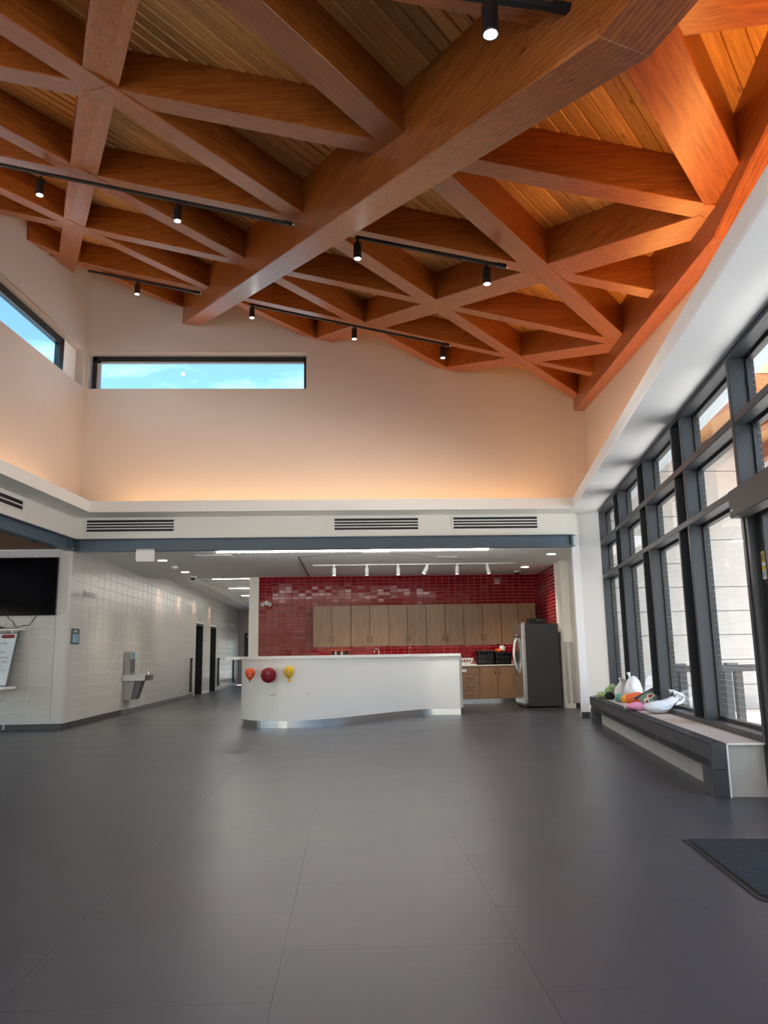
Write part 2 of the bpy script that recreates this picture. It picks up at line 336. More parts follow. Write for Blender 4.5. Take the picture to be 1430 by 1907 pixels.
def copy_part(o, parent, loc, rotz=None):
    c = o.copy(); C.objects.link(c); c.parent = parent; c.location = Vector(loc) - Vector(parent['o'])
    if rotz is not None: c.rotation_euler.z = rotz
    return c
DA, NA = (math.sin(HA), math.cos(HA)), (math.cos(HA), -math.sin(HA))     # along the left wall / into the room
DB, NB = (math.sin(HB), math.cos(HB)), (math.cos(HB), -math.sin(HB))     # along the window wall / outwards
# ------------------------------------------------------------------ floor
def clip_half(poly, a, b, c):            # keep a*x+b*y<=c
    out = []
    for i in range(len(poly)):
        p, q = poly[i], poly[(i + 1) % len(poly)]; dp, dq = a * p[0] + b * p[1] - c, a * q[0] + b * q[1] - c
        if dp <= 0: out.append(p)
        if dp * dq < 0: t = dp / (dp - dq); out.append((p[0] + (q[0] - p[0]) * t, p[1] + (q[1] - p[1]) * t))
    return out
def wp(s, off=0.0): return (4.455 + DB[0] * s + NB[0] * off, 13.446 + DB[1] * s + NB[1] * off)
WA, WC = NB[0], NB[1]; WK = WA * 4.455 + WC * 13.446           # window plane: WA*x+WC*y = WK
floor_poly = [(-11, -4), (wp(-17.6)[0], -4), wp(3.0), (5.2, 16.5), (4.9, 19.2), (-2.2, 19.2), (-2.2, 34.8), (-11, 34.8)]
floor = struct(MB().prism(floor_poly, -.30, -.022), 'floor', 'dark_metal')
TS = .917; rest = MB(); count = 0; TP = {}
for ci in range(-12, 7):
    x0 = -1.182 + TS * ci; off = 3.30 + (.46 if ci % 2 == 0 else 0)
    for ri in range(-9, 36):
        y0 = off + TS * ri; g = .0006
        poly = [(x0 + g, y0 + g), (x0 + TS - g, y0 + g), (x0 + TS - g, y0 + TS - g), (x0 + g, y0 + TS - g)]
        whole = poly
        poly = clip_half(poly, WA, WC, WK + .05) if poly else poly
        if not poly or y0 > 34 or (y0 > 18.4 and x0 > -2.4): continue
        if y0 > 13 and x0 + TS < -5.2: continue
        cx, cy = x0 + TS / 2, y0 + TS / 2
        near = 1.6 < cy < 16.0 and left_x(cy) - .5 < cx < win_x(cy) + .4
        if near and poly == whole:
            if 't' not in TP:
                a = MB().prism([(g, g), (TS - g, g), (TS - g, TS - g), (g, TS - g)], -.022, 0); TP['t'] = a.build('floor_tile', 'floor_rubber', floor, local=True, loc=(x0, y0, 0))
            else: copy_part(TP['t'], floor, (x0, y0, 0))
            count += 1
        elif near: MB().prism(poly, -.022, 0).build('floor_tile', 'floor_rubber', floor, origin=(x0, y0, 0)); count += 1
        else: rest.prism(poly, -.022, 0)
r_ = rest.build('floor_tiles_far', 'floor_rubber', floor); r_['kind'] = 'stuff'
# ------------------------------------------------------------------ walls of the hall
def top_back(x): return roof_z(x, YU) + DECK + .12
wb = MB()
def bslab(x0, x1, z0, z1):
    f0 = top_back(x0) if z1 is None else z1; f1 = top_back(x1) if z1 is None else z1
    wb.slab((0, YU), (1, 0), (0, 1), [(x0, z0), (x1, z0), (x1, f1), (x0, f0)], .30)
bslab(-5.35, -4.94, 3.60, None); bslab(-4.94, -.788, 3.60, 6.222); bslab(-4.94, -.788, 6.955, None); bslab(-.788, 5.1, 3.60, None)
struct(wb, 'wall_back', 'wall_paint')
wl_ = MB(); LO = (leftu_x(-4.2), -4.2); LL = (YU + 4.2) / DA[1]
def ly(u): return -4.2 + u * DA[1]
def lslab(u0, u1, z0, z1):
    g = lambda u: roof_z(leftu_x(ly(u)), ly(u)) + DECK + .12
    wl_.slab(LO, DA, (-NA[0], -NA[1]), [(u0, z0), (u1, z0), (u1, g(u1) if z1 is None else z1), (u0, g(u0) if z1 is None else z1)], .30)
U1, U2 = (3.0 + 4.2) / DA[1], (14.28 + 4.2) / DA[1]
lslab(0, U1, 3.60, None); lslab(U1, U2, 3.60, 6.222); lslab(U1, U2, 6.965, None); lslab(U2, LL, 3.60, None)
struct(wl_, 'wall_left', 'wall_paint')
wr = MB(); RO = (upr_x(-4.2), -4.2); RL = (YU + 4.2) / DB[1]
def rtop(u): y = -4.2 + u * DB[1]; return roof_z(upr_x(y), y) + DECK + .12
US = [0, 1.5, 3, 4.5, 6, 7, 8, 9, 9.6, 10.2, 11, 12, 14, 16, RL]
for a, b in zip(US, US[1:]): wr.slab(RO, DB, NB, [(a, 3.60), (b, 3.60), (b, rtop(b)), (a, rtop(a))], .06)
for a, b in zip(US, US[1:]): wr.slab((win_x(-4.2) + .06, -4.2), DB, NB, [(a, 3.60), (b, 3.60), (b, rtop(b)), (a, rtop(a))], .20)
# short return beside the edge beam, seen as a strip at the corner
wr.box(4.35, 4.64, YU - .05, YU + .02, 3.60, 6.6)
struct(wr, 'wall_right', 'wall_paint')
wf = MB().box(-11.2, -10.6, -4.3, -4.0, -.02, 8.2).box(-10.6, 1.4, -4.3, -4.0, 4.3, 8.2).box(1.4, 3.2, -4.3, -4.0, -.02, 8.2); struct(wf, 'wall_front', 'fascia_paint')
# fascia, soffit and light cove
fs = MB().box(-4.86, 4.12, YB, YB + .12, 3.215, 3.60)
fs.slab((left_x(-4), -4), DA, (-NA[0], -NA[1]), [(0, 3.215), ((YB + 4) / DA[1], 3.215), ((YB + 4) / DA[1], 3.60), (0, 3.60)], .12)
struct(fs, 'trim_1', 'fascia_paint')
cv = MB(); z0, z1 = 3.60, 3.635
cv.prism([(lipl_x(13.2), 13.2), (lipr_x(13.2), 13.2), (win_x(13.2) + .1, 13.2), (win_x(YU) + .1, YU + .02), (leftu_x(YU) - .05, YU + .02), (leftu_x(13.2) - .05, 13.2)], z0, z1)
cv.prism([(leftu_x(-4) - .05, -4), (lipl_x(-4), -4), (lipl_x(13.2), 13.2), (leftu_x(13.2) - .05, 13.2)], z0, z1)
cv.prism([(lipl_x(-4), -4), (lipl_x(-4) - .03, -4), (lipl_x(13.2) - .03, 13.22), (lipl_x(13.2), 13.2)], z1, 3.79)
cv.prism([(lipl_x(13.2), 13.2), (lipr_x(13.2), 13.2), (lipr_x(13.2) + .03, 13.23), (lipl_x(13.2) - .03, 13.23)], z1, 3.79)
cv.prism([(lipr_x(-4), -4), (lipr_x(13.2), 13.2), (lipr_x(13.2) + .03, 13.23), (lipr_x(-4) + .03, -4)], z1, 3.79)
struct(cv, 'trim_2', 'fascia_paint')
struct(MB().prism([(lipr_x(-4), -4), (win_x(-4) + .1, -4), (win_x(13.2) + .1, 13.2), (lipr_x(13.2), 13.2)], z0, z1), 'trim_3', 'white_paint')
# pier between kitchen opening and window wall
struct(MB().prism([(4.06, 13.86), (4.19, 13.84), (4.47, 13.47), (4.62, 13.50), (4.80, 14.35), (4.18, 14.35)], 0, 3.62), 'wall_pier', 'white_paint')
struct(MB().prism([(4.05, 13.85), (4.195, 13.828), (4.22, 13.84), (4.2, 13.9), (4.06, 13.9)], 0, .10), 'baseboard_pier', 'rubber_base')
# wall between pier and kitchen, along the outside
struct(MB().slab((win_x(14.2) + .1, 14.2), DB, NB, [(0, 0), (2.4, 0), (2.4, 3.1), (0, 3.1)], .2), 'wall_side', 'fascia_paint')
struct(MB().box(4.58, 5.25, 16.36, 16.50, 0, 3.06), 'wall_recess', 'fascia_paint')
struct(MB().box(4.66, 5.0, 16.345, 16.36, 0, .10), 'baseboard_recess', 'rubber_base')
def kx(y): return 4.53 + .062 * (y - 16.9)
kr = MB().prism([(kx(16.3) - .01, 16.30), (4.66, 16.30), (4.9, 19.2), (kx(19.2), 19.2)], 0, 3.06)
wkr = struct(kr, 'wall_kitchen_right', 'fascia_paint')
wkb = struct(MB().box(-2.17, 4.9, 19.012, 19.2, 0, 3.06), 'wall_kitchen_back', 'grout')
struct(MB().box(-2.40, -2.17, 18.97, 34.6, 0, 3.24), 'wall_divider', 'fascia_paint')
# left part: wall under the low ceiling, corner pier, corridor wall
wtv = struct(MB().box(-11, -4.99, 13.632, 13.9, 0, 3.06), 'wall_screen', 'mortar')
struct(MB().prism([(-4.985, 13.615), (-4.815, 13.635), (-4.785, 13.68), (-4.785, 13.9), (-4.985, 13.9)], 0, 3.06), 'wall_corner', 'block_paint')
hw = MB()
for y0, y1 in ((13.9, 24.95), (26.2, 27.55), (28.75, 34.8)): hw.box(-5.1, -4.797, y0, y1, 0, 3.24)
for y0, y1 in ((24.95, 26.2), (27.55, 28.75)): hw.box(-5.1, -4.797, y0, y1, 2.24, 3.24)
whl = struct(hw, 'wall_corridor', 'mortar')
struct(MB().box(-5.1, -4.55, 34.6, 34.8, 0, 3.24).box(-3.45, -2.17, 34.6, 34.8, 0, 3.24).box(-4.55, -3.45, 34.6, 34.8, 2.2, 3.24), 'wall_corridor_end', 'wall_paint')
struct(MB().box(-11, -4.985, 13.60, 13.619, 0, .10).prism([(-4.985, 13.603), (-4.808, 13.623), (-4.772, 13.68), (-4.785, 13.9), (-4.985, 13.7)], 0, .10), 'baseboard_left', 'rubber_base')
bb = MB()
for y0, y1 in ((13.9, 17.0),): bb.box(-4.80, -4.772, y0, y1, 0, .10)
struct(bb, 'baseboard_corridor', 'rubber_base')
bc = struct(MB().box(-4.81, -4.790, 17.0, 24.95, 0, .10).box(-4.81, -4.790, 26.2, 27.55, 0, .10).box(-4.81, -4.790, 28.75, 34.6, 0, .10), 'baseboard_corridor_far', 'mortar')
p0 = None
for k in range(40):
    y0 = 17.0 + .41 * k
    if y0 > 24.5: break
    if p0 is None: p0 = MB().box(-.012, 0, .006, .404, .004, .096).build('base_tile', 'base_tile', bc, local=True, loc=(-4.778, y0, 0))
    else: copy_part(p0, bc, (-4.778, y0, 0))
# concrete blocks with recessed joints
def block_mesh(w, h, d=.006, j=.003, c=.003):      # face towards +x in its own frame: y along the wall
    a = MB(); a.add([(0, j, j), (0, w - j, j), (0, w - j, h - j), (0, j, h - j), (d, j + c, j + c), (d, w - j - c, j + c), (d, w - j - c, h - j - c), (d, j + c, h - j - c)],
        [(4, 5, 6, 7), (0, 1, 5, 4), (1, 2, 6, 5), (2, 3, 7, 6), (3, 0, 4, 7)]); return a
rest = MB(); cnt = 0; P = {}
for row in range(16):
    z = .10 + .2 * row; h = .2
    y = 13.9; run = 0
    while y < 34.6:
        w = .41 if y < 18.84 or row % 2 == 0 or y > 19.0 else .205
        a, b = max(y, 13.905), min(y + w, 34.6)
        if a < 18.85 < b: b = 18.85 if (18.85 - a) > (b - 18.85) else b; a = a if b == 18.85 else 18.85; w = b - y
        for d0, d1 in ((24.95, 26.2), (27.55, 28.75)):
            if z < 2.2 and a < d1 and b > d0:
                if a < d0: b = d0
                elif b > d1: a = d1
                else: a = b
        hh = min(h, (3.05 if a < 19 else 3.21) - z)
        if b - a > .06 and hh > .04:
            key = (round(b - a, 2), round(hh, 2))
            if a < 24.9 and cnt < 298 and not (a > 21 and z > 2.3):
                if key not in P: P[key] = block_mesh(b - a, hh).build('block', 'block_paint', whl, local=True, loc=(-4.797, a, z))
                else: copy_part(P[key], whl, (-4.797, a, z))
                cnt += 1
            else:
                q = block_mesh(b - a, hh); rest.add([(x_ - 4.797, y_ + a, z_ + z) for x_, y_, z_ in q.v], q.f)
        y += w
r_ = rest.build('blocks_far', 'block_paint', whl); r_['kind'] = 'stuff'
P = {}
for row in range(15):
    z = .10 + .2 * row; hh = min(.2, 3.02 - z)
    for k in range(5):
        x1 = -4.99 - .41 * k; key = hh > .19
        if hh < .04: continue
        if key not in P:
            q = block_mesh(.41, hh); m_ = MB(); m_.add([(y_, -x_, z_) for x_, y_, z_ in q.v], q.f); P[key] = m_.build('block', 'block_paint', wtv, local=True, loc=(x1 - .41, 13.632, z))
        else: copy_part(P[key], wtv, (x1 - .41, 13.632, z))
rest = MB()
for row in range(15):
    z = .10 + .2 * row; hh = min(.2, 3.02 - z)
    for k in range(5, 14):
        x1 = -4.99 - .41 * k; q = block_mesh(.41, hh); rest.add([(x1 - .41 + y_, 13.632 - x_, z + z_) for x_, y_, z_ in q.v], q.f)
r_ = rest.build('blocks_far', 'block_paint', wtv); r_['kind'] = 'stuff'
# red glazed tiles on the kitchen walls
def tile_mesh(w, h, tx, tz, d=.010, j=.0022, c=.004):
    z = lambda x, y: d + tx * (x - w / 2) + tz * (y - h / 2)
    v = [(j, 0, j), (w - j, 0, j), (w - j, 0, h - j), (j, 0, h - j)]; q = [(j + c, j + c), (w - j - c, j + c), (w - j - c, h - j - c), (j + c, h - j - c)]
    a = MB(); a.add(v + [(x, -z(x, y), y) for x, y in q], [(4, 5, 6, 7), (0, 1, 5, 4), (1, 2, 6, 5), (2, 3, 7, 6), (3, 0, 4, 7)]); return a
TW, TH = .1592, .0795; rnd = random.Random(3)
TM = [(rnd.uniform(-.008, .008), rnd.uniform(-.02, .02)) for _ in range(14)]; TO = {}; rest = MB(); cnt = 0
for r in range(26):
    z = 3.05 - TH * (r + 1)
    for c in range(43):
        x = -2.165 + TW * c
        if x + TW > 4.80 or z < .9: continue
        hidden = (-.70 < x < 4.3 and 1.38 < z and z + TH < 2.26)
        if hidden: continue
        k = rnd.randrange(14)
        if cnt < 300 and (x < -.7 or r < 5 or (r < 9 and c % 2) or z < 1.4):
            if k not in TO: TO[k] = tile_mesh(TW, TH, *TM[k]).build('tile', 'tile_red', wkb, local=True, loc=(x, 19.012, z))
            else: copy_part(TO[k], wkb, (x, 19.012, z))
            cnt += 1
        else:
            q = tile_mesh(TW, TH, *TM[k]); rest.add([(x + a, 19.012 + b, z + c_) for a, b, c_ in q.v], q.f)
r_ = rest.build('tiles_more', 'tile_red', wkb); r_['kind'] = 'stuff'
KH = math.atan(.062); TO = {}
gp = MB().prism([(kx(16.9) - .004, 16.9), (kx(16.9) + .01, 16.9), (kx(19.0) + .01, 19.0), (kx(19.0) - .004, 19.0)], .9, 3.05); gpo = gp.build('grout_panel', 'grout', wkr)
rest = MB()
for r in range(26):
    z = 3.05 - TH * (r + 1)
    for c in range(13):
        u = TW * c; y = 19.0 - u * math.cos(KH); x = kx(y) - .004; k = rnd.randrange(14)
        if z < .9: continue
        rz = -math.pi / 2 - KH
        if r < 14 and c < 13:
            if k not in TO: TO[k] = tile_mesh(TW, TH, *TM[k]).build('tile', 'tile_red', wkr, local=True, loc=(x, y, z), rotz=rz)
            else: copy_part(TO[k], wkr, (x, y, z), rz)
        else:
            q = tile_mesh(TW, TH, *TM[k]); cs, sn = math.cos(rz), math.sin(rz); rest.add([(x + a * cs - b * sn, y + a * sn + b * cs, z + d) for a, b, d in q.v], q.f)
r_ = rest.build('tiles_more', 'tile_red', wkr); r_['kind'] = 'stuff'
MB().box(4.49, 4.52, 16.27, 16.30, 0.1, 1.35).box(4.60, 4.67, 16.28, 16.30, .1, 1.35).build('corner_guard', 'brushed_steel', wkr)
# ceilings of the lower rooms
kc = struct(MB().box(-5.1, 5.4, YB + .12, 19.0, 3.05, 3.2), 'ceiling_kitchen', 'ceiling_paint')
for nm, (x0, x1, y0, y1) in (('access_panel', (.25, .80, 14.55, 14.95)), ('access_panel', (1.76, 2.16, 15.33, 15.50)), ('access_panel', (-2.9, -2.2, 14.75, 15.15))): MB().box(x0, x1, y0, y1, 3.044, 3.05).build(nm, 'white_paint', kc)
MB().tube([(-.97, 15.18, 3.047), (-.965, 16.2, 3.047), (-.96, 18.95, 3.047)], .012, 6).build('ceiling_joint', 'black_frame', kc)
MB().tube([(-.97, 15.18, 3.048)] + [(-.97 + 3.4 * t, 15.18 - .55 * math.sin(math.pi * min(1, t * 1.15)) + 1.3 * max(0, t - .45), 3.048) for t in [i / 24 for i in range(25)]], .0035, 5).build('ceiling_joint', 'dark_metal', kc)
hc = struct(MB().box(-5.1, -2.17, 19.0, 34.8, 3.215, 3.35).box(-5.1, -2.17, 18.96, 19.0, 3.05, 3.35), 'ceiling_corridor', 'ceiling_paint')
for y in [19.6 + 1.2 * i for i in range(12)]: MB().box(-4.05, -2.42, y - .012, y + .012, 3.205, 3.215).build('grid_bar', 'white_paint', hc)
MB().box(-4.08, -4.05, 19.1, 34.5, 3.20, 3.215).build('grid_bar', 'plastic_white', hc)
lc = struct(MB().prism([(-11, -4), (left_x(-4) - .12, -4), (left_x(13.9) - .12, 13.9), (-11, 13.9)], 3.06, 3.2), 'ceiling_left', 'plastic_black')
p0 = None
for k in range(24):
    y = 13.50 - .105 * k
    if p0 is None: p0 = MB().box(-4.0, 0, -.035, .035, 0, .04).build('slat', 'slat_wood', lc, local=True, loc=(-5.0, y, 3.02))
    else: copy_part(p0, lc, (-5.0 - .0885 * .105 * k, y, 3.02))
struct(MB().box(-11.2, -11, -4, 13.9, 0, .4).box(-11.2, -11, -4, 13.9, 2.8, 3.2).box(-11.2, -11, -4, -2, .4, 2.8).box(-11.2, -11, 12, 13.9, .4, 2.8), 'wall_far_left', 'fascia_paint')
# ------------------------------------------------------------------ timber roof
QD, QG = (.625, .781), (-.781, .625)           # along a board / up the slope
roof_poly = [(leftu_x(-4.3) - .35, -4.3), (win_x(-4.3) + .15, -4.3), (win_x(14.75) + .15, 14.75), (leftu_x(14.75) - .35, 14.75)]
far = clip_half(roof_poly, -QG[0], -QG[1], -1.05); nearp = clip_half(roof_poly, QG[0], QG[1], 1.05)
zb = lambda x, y: (4.2 + .3205 * roof_s(x, y) if roof_s(x, y) > 1.0499 else 4.5365 + .165 * (1.05 - roof_s(x, y))) + DECK
deck = MB().prism(far, lambda x, y: zb(x, y) + .032, lambda x, y: zb(x, y) + .22).prism(nearp, lambda x, y: zb(x, y) + .032, lambda x, y: zb(x, y) + .22)
ceil = struct(deck, 'ceiling', 'plank_wood')
QROT = math.atan2(QD[1], QD[0])
PW = .135; s = -4.9
while s < 13.1:
    a, b = s, min(s + PW, 1.05) if s < 1.05 < s + PW else s + PW
    # interval of the strip inside the roof outline
    st = clip_half(clip_half(roof_poly, -QG[0], -QG[1], -a), QG[0], QG[1], b)
    if len(st) > 2:
        us = [p[0] * QD[0] + p[1] * QD[1] for p in st]; u0, u1 = min(us), max(us); zf = lambda q: (4.2 + .3205 * q if q >= 1.05 - 1e-6 else 4.5365 + .165 * (1.05 - q)) + DECK
        g = .0025; zA, zB = zf(a + 1e-5), zf(b - (1e-5 if b <= 1.05 + 1e-5 and a < 1.05 else 0)); c = .009
        prof = [(a + g, zA + .030), (a + g, zA + c), (a + g + c, zA + .001), (b - g - c, zB + .001), (b - g, zB + c), (b - g, zB + .030)]
        v = [(u, q, z) for u in (u0, u1) for q, z in prof]
        MB().add(v, [(i, (i + 1) % 6, 6 + (i + 1) % 6, 6 + i) for i in range(6)] + [(5, 4, 3, 2, 1, 0), (6, 7, 8, 9, 10, 11)]).build('plank', 'plank_wood', ceil, local=True, loc=ceil['o'], rotz=QROT).location = -Vector(ceil['o'])
    s = b
def beam(p, q, w, mat, name, parent, drop=0.0, level=False, over=DECK, zfun=None):
    """straight beam between plan points, bottom following the roof plane, own x axis along the grain"""
    p, q = Vector(p), Vector(q); d = (q - p); L = d.length; d.normalize(); n = Vector((-d.y, d.x)); a = MB(); zf = zfun or roof_z
    st = [0.0, L]
    s0, s1 = roof_s(*p), roof_s(*q)
    if (s0 - 1.05) * (s1 - 1.05) < -1e-4 and not level: st = [0.0, L * (1.05 - s0) / (s1 - s0), L]
    v = []
    for u in st:
        c = p + d * u
        for off in (-w / 2, w / 2):
            e = c + n * off; zz = (zf(*c) if level else zf(*e)) - drop; v.append((u, off, zz))
        for off in (w / 2, -w / 2):
            e = c + n * off; v.append((u, off, roof_z(*e) + over + .015))
    f = [(3, 2, 1, 0)]
    for i in range(len(st) - 1):
        k = 4 * i
        f += [(k + j, k + (j + 1) % 4, k + 4 + (j + 1) % 4, k + 4 + j) for j in range(4)]
    k = 4 * (len(st) - 1); f.append((k, k + 1, k + 2, k + 3)); a.add(v, f)
    o = a.build(name, mat, parent, local=True, loc=(p.x, p.y, 0), rotz=math.atan2(d.y, d.x))
    bm = bmesh.new(); bm.from_mesh(o.data); bmesh.ops.bevel(bm, geom=bm.edges[:], offset=.006, segments=1, affect='EDGES'); bm.to_mesh(o.data); bm.free()
    return o
# main beam, bent at the roof fold
GL = 0
def glulam(slope, z0):
    global GL; GL += 1; wood('glulam_%d' % GL, (.195, .046, .0078), (.40, .122, .024), rough=.30, lam=.036, vary=.04, spec=.55, slope=slope, z0=z0); return 'glulam_%d' % GL
def seg(P, zf, y0, y1, w, parent):
    a, b = Vector(P(y0)), Vector(P(y1)); sl = (zf(*P(y1)) - zf(*P(y0))) / (b - a).length
    beam(P(y0), P(y1), w, glulam(sl, zf(*P(y0)) + .006), 'beam_segment', parent, level=True, zfun=zf)
MP = lambda y: (2.895 - .410 * y, y)
main = thing('ridge_beam', (*MP(14.3), 7.5), 'deep laminated timber beam crossing the ceiling from the back wall to upper right', 'beam')
KY = 3.49
zmain = lambda x, y: (7.52 + (4.222 - 7.52) * (14.4 - y) / (14.4 - KY)) if y >= KY else 4.222 + .14 * (KY - y)
seg(MP, zmain, 14.5, KY, .335, main); seg(MP, zmain, KY - .001, -3.9, .335, main)
edge = thing('edge_beam', (edge_x(14.3), 14.3, 5.7), 'laminated timber edge beam running above the white soffit of the window wall', 'beam')
EK = 5.60; EP = lambda y: (edge_x(y) + .095, y)
zedge = lambda x, y: (5.755 + (4.375 - 5.755) * (14.4 - y) / (14.4 - EK)) if y >= EK else 4.375 + .08 * (EK - y)
seg(EP, zedge, 14.42, EK, .19, edge); seg(EP, zedge, EK - .001, -3.9, .19, edge)
# clip outline for the lattice
lat_poly = [(leftu_x(-3.9) - .1, -3.9), (edge_x(-3.9) + .08, -3.9), (edge_x(14.46) + .08, 14.46), (leftu_x(14.46) - .1, 14.46)]
def line_in(p, d, poly):
    lo, hi = -1e9, 1e9
    for i in range(len(poly)):
        a, b = Vector(poly[i]), Vector(poly[(i + 1) % len(poly)]); e = b - a; n = Vector((e.y, -e.x))
        den = n.dot(d); num = n.dot(a - p)
        if abs(den) < 1e-9: continue
        t = num / den
        if den > 0: hi = min(hi, t)
        else: lo = max(lo, t)
    return lo, hi
def tval(x, y): return .927 * x + .375 * y
valley = thing('cross_beam', (left_x(12), 12, 7.6), 'wide satin timber beam crossing the ceiling at upper left, parallel to the deep beam', 'beam')
d = Vector((.375, -.927)).normalized(); p = Vector((.927, .375)) * .30; lo, hi = line_in(p, d, lat_poly)
beam(p + d * lo, p + d * hi, .30, 'beam_wood', 'beam_body', valley, drop=-.002)
lat = thing('timber_lattice', (0, 8, 5.8), 'triangular lattice of reddish timber beams filling the ceiling between the larger beams', 'roof lattice')
def lattice(p, d, w, drop, cuts):
    d = Vector(d).normalized(); p = Vector(p); lo, hi = line_in(p, d, lat_poly)
    ts = []
    for kind, val in cuts:
        f = tval if kind == 't' else roof_s; a = f(*p); b = f(*(p + d)) - a
        if abs(b) > 1e-6:
            t = (val - a) / b
            if lo + .15 < t < hi - .15: ts.append(t)
    ts = [lo] + sorted(ts) + [hi]
    for a, b in zip(ts, ts[1:]): beam(p + d * a, p + d * b, w, 'beam_wood', 'lattice_beam', lat, drop=drop)
for s_ in (3.22, 5.36, 7.50, 9.56, 11.62, -1.10): lattice((QG[0] * s_, QG[1] * s_), QD, .32, -.004 if s_ > 6 else 0, (('t', .30), ('t', 2.57)))
lattice((QG[0] * 1.05, QG[1] * 1.05), QD, .36, -.004, (('t', .30), ('t', 2.57)))
for u_ in (3.85, 5.87, 8.02, 10.17, 12.32, 1.75): lattice((.087 * u_, .996 * u_), (.996, -.087), .28, -.010, (('t', .30), ('t', 2.57), ('s', 1.05)))
for t_ in (4.99, 7.25): lattice((.927 * t_, .375 * t_), (.375, -.927), .34, -.007, ())
# ------------------------------------------------------------------ window wall on the right (local x along the wall, local y into the room)
WROT = math.atan2(DB[1], DB[0]); W0 = (4.455, 13.446, 0.0)
wm = MB().box(-17.6, .06, -.20, 0, 3.545, 3.60).box(-7.40, .0, -.20, 0, .405, .455).box(-17.6, -9.3, -.20, 0, .405, .455).box(-7.40, .0, -.05, -.001, .0, .405)
window = wm.build('window_1', 'dark_frame', local=True, loc=W0, rotz=WROT); window['kind'] = 'structure'
def wpart(mb, name, mat): return mb.build(name, mat, window, local=True, loc=W0)
pairs = [(-1.95, -1.56), (-3.86, -3.47), (-5.77, -5.38), (-9.36, -9.30), (-11.3, -10.9), (-13.2, -12.8), (-15.1, -14.7), (-17.0, -16.6)]
wpart(MB().box(0, .06, -.20, 0, .405, 3.6), 'mullion', 'dark_frame')
for a, b in pairs:
    for x in ((a, b) if b - a > .1 else (a,)): wpart(MB().box(x, x + .055, -.20, 0, .405 if x > -7.4 or x < -9.4 else 0, 3.545, .004), 'mullion', 'dark_frame')
    if b - a > .1: wpart(MB().box(a + .055, b, -.185, -.16, .455, 3.545), 'infill_panel', 'dark_frame')
wpart(MB().box(-7.44, -7.375, -.20, .01, 0, 3.545, .004), 'mullion', 'dark_frame')
for z0, z1 in ((2.972, 3.045), (2.388, 2.452)):
    wpart(MB().box(-17.6, 0, -.20, .006, z0, z1, .004), 'transom', 'dark_frame')
bays = [(-1.50, 0), (-3.41, -1.95), (-5.32, -3.86), (-7.375, -5.77), (-9.30, -7.44), (-10.84, -9.36), (-12.74, -11.3), (-14.64, -13.2), (-16.54, -15.1)]
for i, (a, b) in enumerate(bays):
    for z0, z1 in ((.455, 2.388), (2.452, 2.972), (3.045, 3.545)):
        if i == 4 and z0 < 2: continue
        f = .030
        a2 = MB().box(a, a + f, -.19, -.13, z0, z1).box(b - f, b, -.19, -.13, z0, z1).box(a + f, b - f, -.19, -.13, z0, z0 + f).box(a + f, b - f, -.19, -.13, z1 - f, z1)
        fr = wpart(a2, 'pane_frame', 'black_frame')
        MB().box(a + f, b - f, -.166, -.158, z0 + f, z1 - f).build('pane', 'glass_dotted', fr, local=True, loc=W0)
# entrance door beside the last bay
door = MB().box(-9.30, -7.44, -.20, 0, 2.33, 2.388).box(-7.50, -7.44, -.19, 0, 0, 2.33).build('door_1', 'black_frame', local=True, loc=W0, rotz=WROT); door['kind'] = 'structure'
def dpart(mb, name, mat, par=None): return mb.build(name, mat, par or door, local=True, loc=W0)
for a, b in ((-8.37, -7.505), (-9.24, -8.39)):
    lf = dpart(MB().box(a, a + .13, -.12, -.07, .02, 2.3).box(b - .13, b, -.12, -.07, .02, 2.3).box(a + .13, b - .13, -.12, -.07, .02, .28).box(a + .13, b - .13, -.12, -.07, 2.16, 2.3), 'door_leaf', 'black_frame')
    dpart(MB().box(a + .13, b - .13, -.10, -.09, .28, 2.16), 'pane', 'glass_clear', lf)
op = dpart(MB().box(-9.2, -7.50, 0.0, .13, 2.165, 2.385, .006), 'door_operator', 'brass_brown')
dpart(MB().box(-7.60, -7.53, .130, .132, 2.215, 2.228), 'maker_plate', 'plastic_grey', op)
st = dpart(MB().box(-7.60, -7.525, -.070, -.067, 1.80, 1.885), 'door_sticker', 'sign_yellow')
for k in range(6): dpart(MB().box(-7.592 + .011 * k, -7.586 + .011 * k, -.067, -.0665, 1.81, 1.87), 'print_line', 'ink', st)
dpart(MB().box(-7.60, -7.525, -.070, -.067, 1.772, 1.797), 'door_sticker', 'paper_white')
dpart(MB().box(-7.60, -7.525, -.070, -.067, 1.74, 1.77), 'door_sticker', 'sign_yellow')
s2 = dpart(MB().box(-7.60, -7.525, -.070, -.067, 1.665, 1.738), 'door_sticker', 'paper_white')
for k in range(3): dpart(MB().box(-7.592, -7.535, -.067, -.0665, 1.69 + .015 * k, 1.696 + .015 * k), 'print_line', 'ink', s2)
# ------------------------------------------------------------------ high windows
w2 = MB(); x0, x1, z0, z1, y = -4.94, -.788, 6.222, 6.955, YU + .16
w2.box(x0 + .02, x1, y, y + .10, z1 - .115, z1 - .02).box(x0 + .02, x1, y, y + .10, z0, z0 + .03).box(x0 + .02, x0 + .10, y, y + .10, z0, z1 - .02).box(x1 - .05, x1, y, y + .10, z0, z1 - .02)
win2 = struct(w2, 'window_2', 'black_frame'); MB().box(x0 + .1, x1 - .05, y + .05, y + .058, z0 + .03, z1 - .115).build('pane', 'glass_tinted', win2)
MB().box(x0 + .10, x0 + .17, y + .03, y + .08, z0 + .03, z1 - .115).box(x0 + .1, x1 - .05, y + .03, y + .08, z1 - .15, z1 - .115).build('sash', 'plastic_grey', win2)
ua, ub = U1, U2 - .30 / DA[1]; LW = (LO[0] - NA[0] * .16, LO[1] - NA[1] * .16)
lw = MB(); nn = (-NA[0], -NA[1])
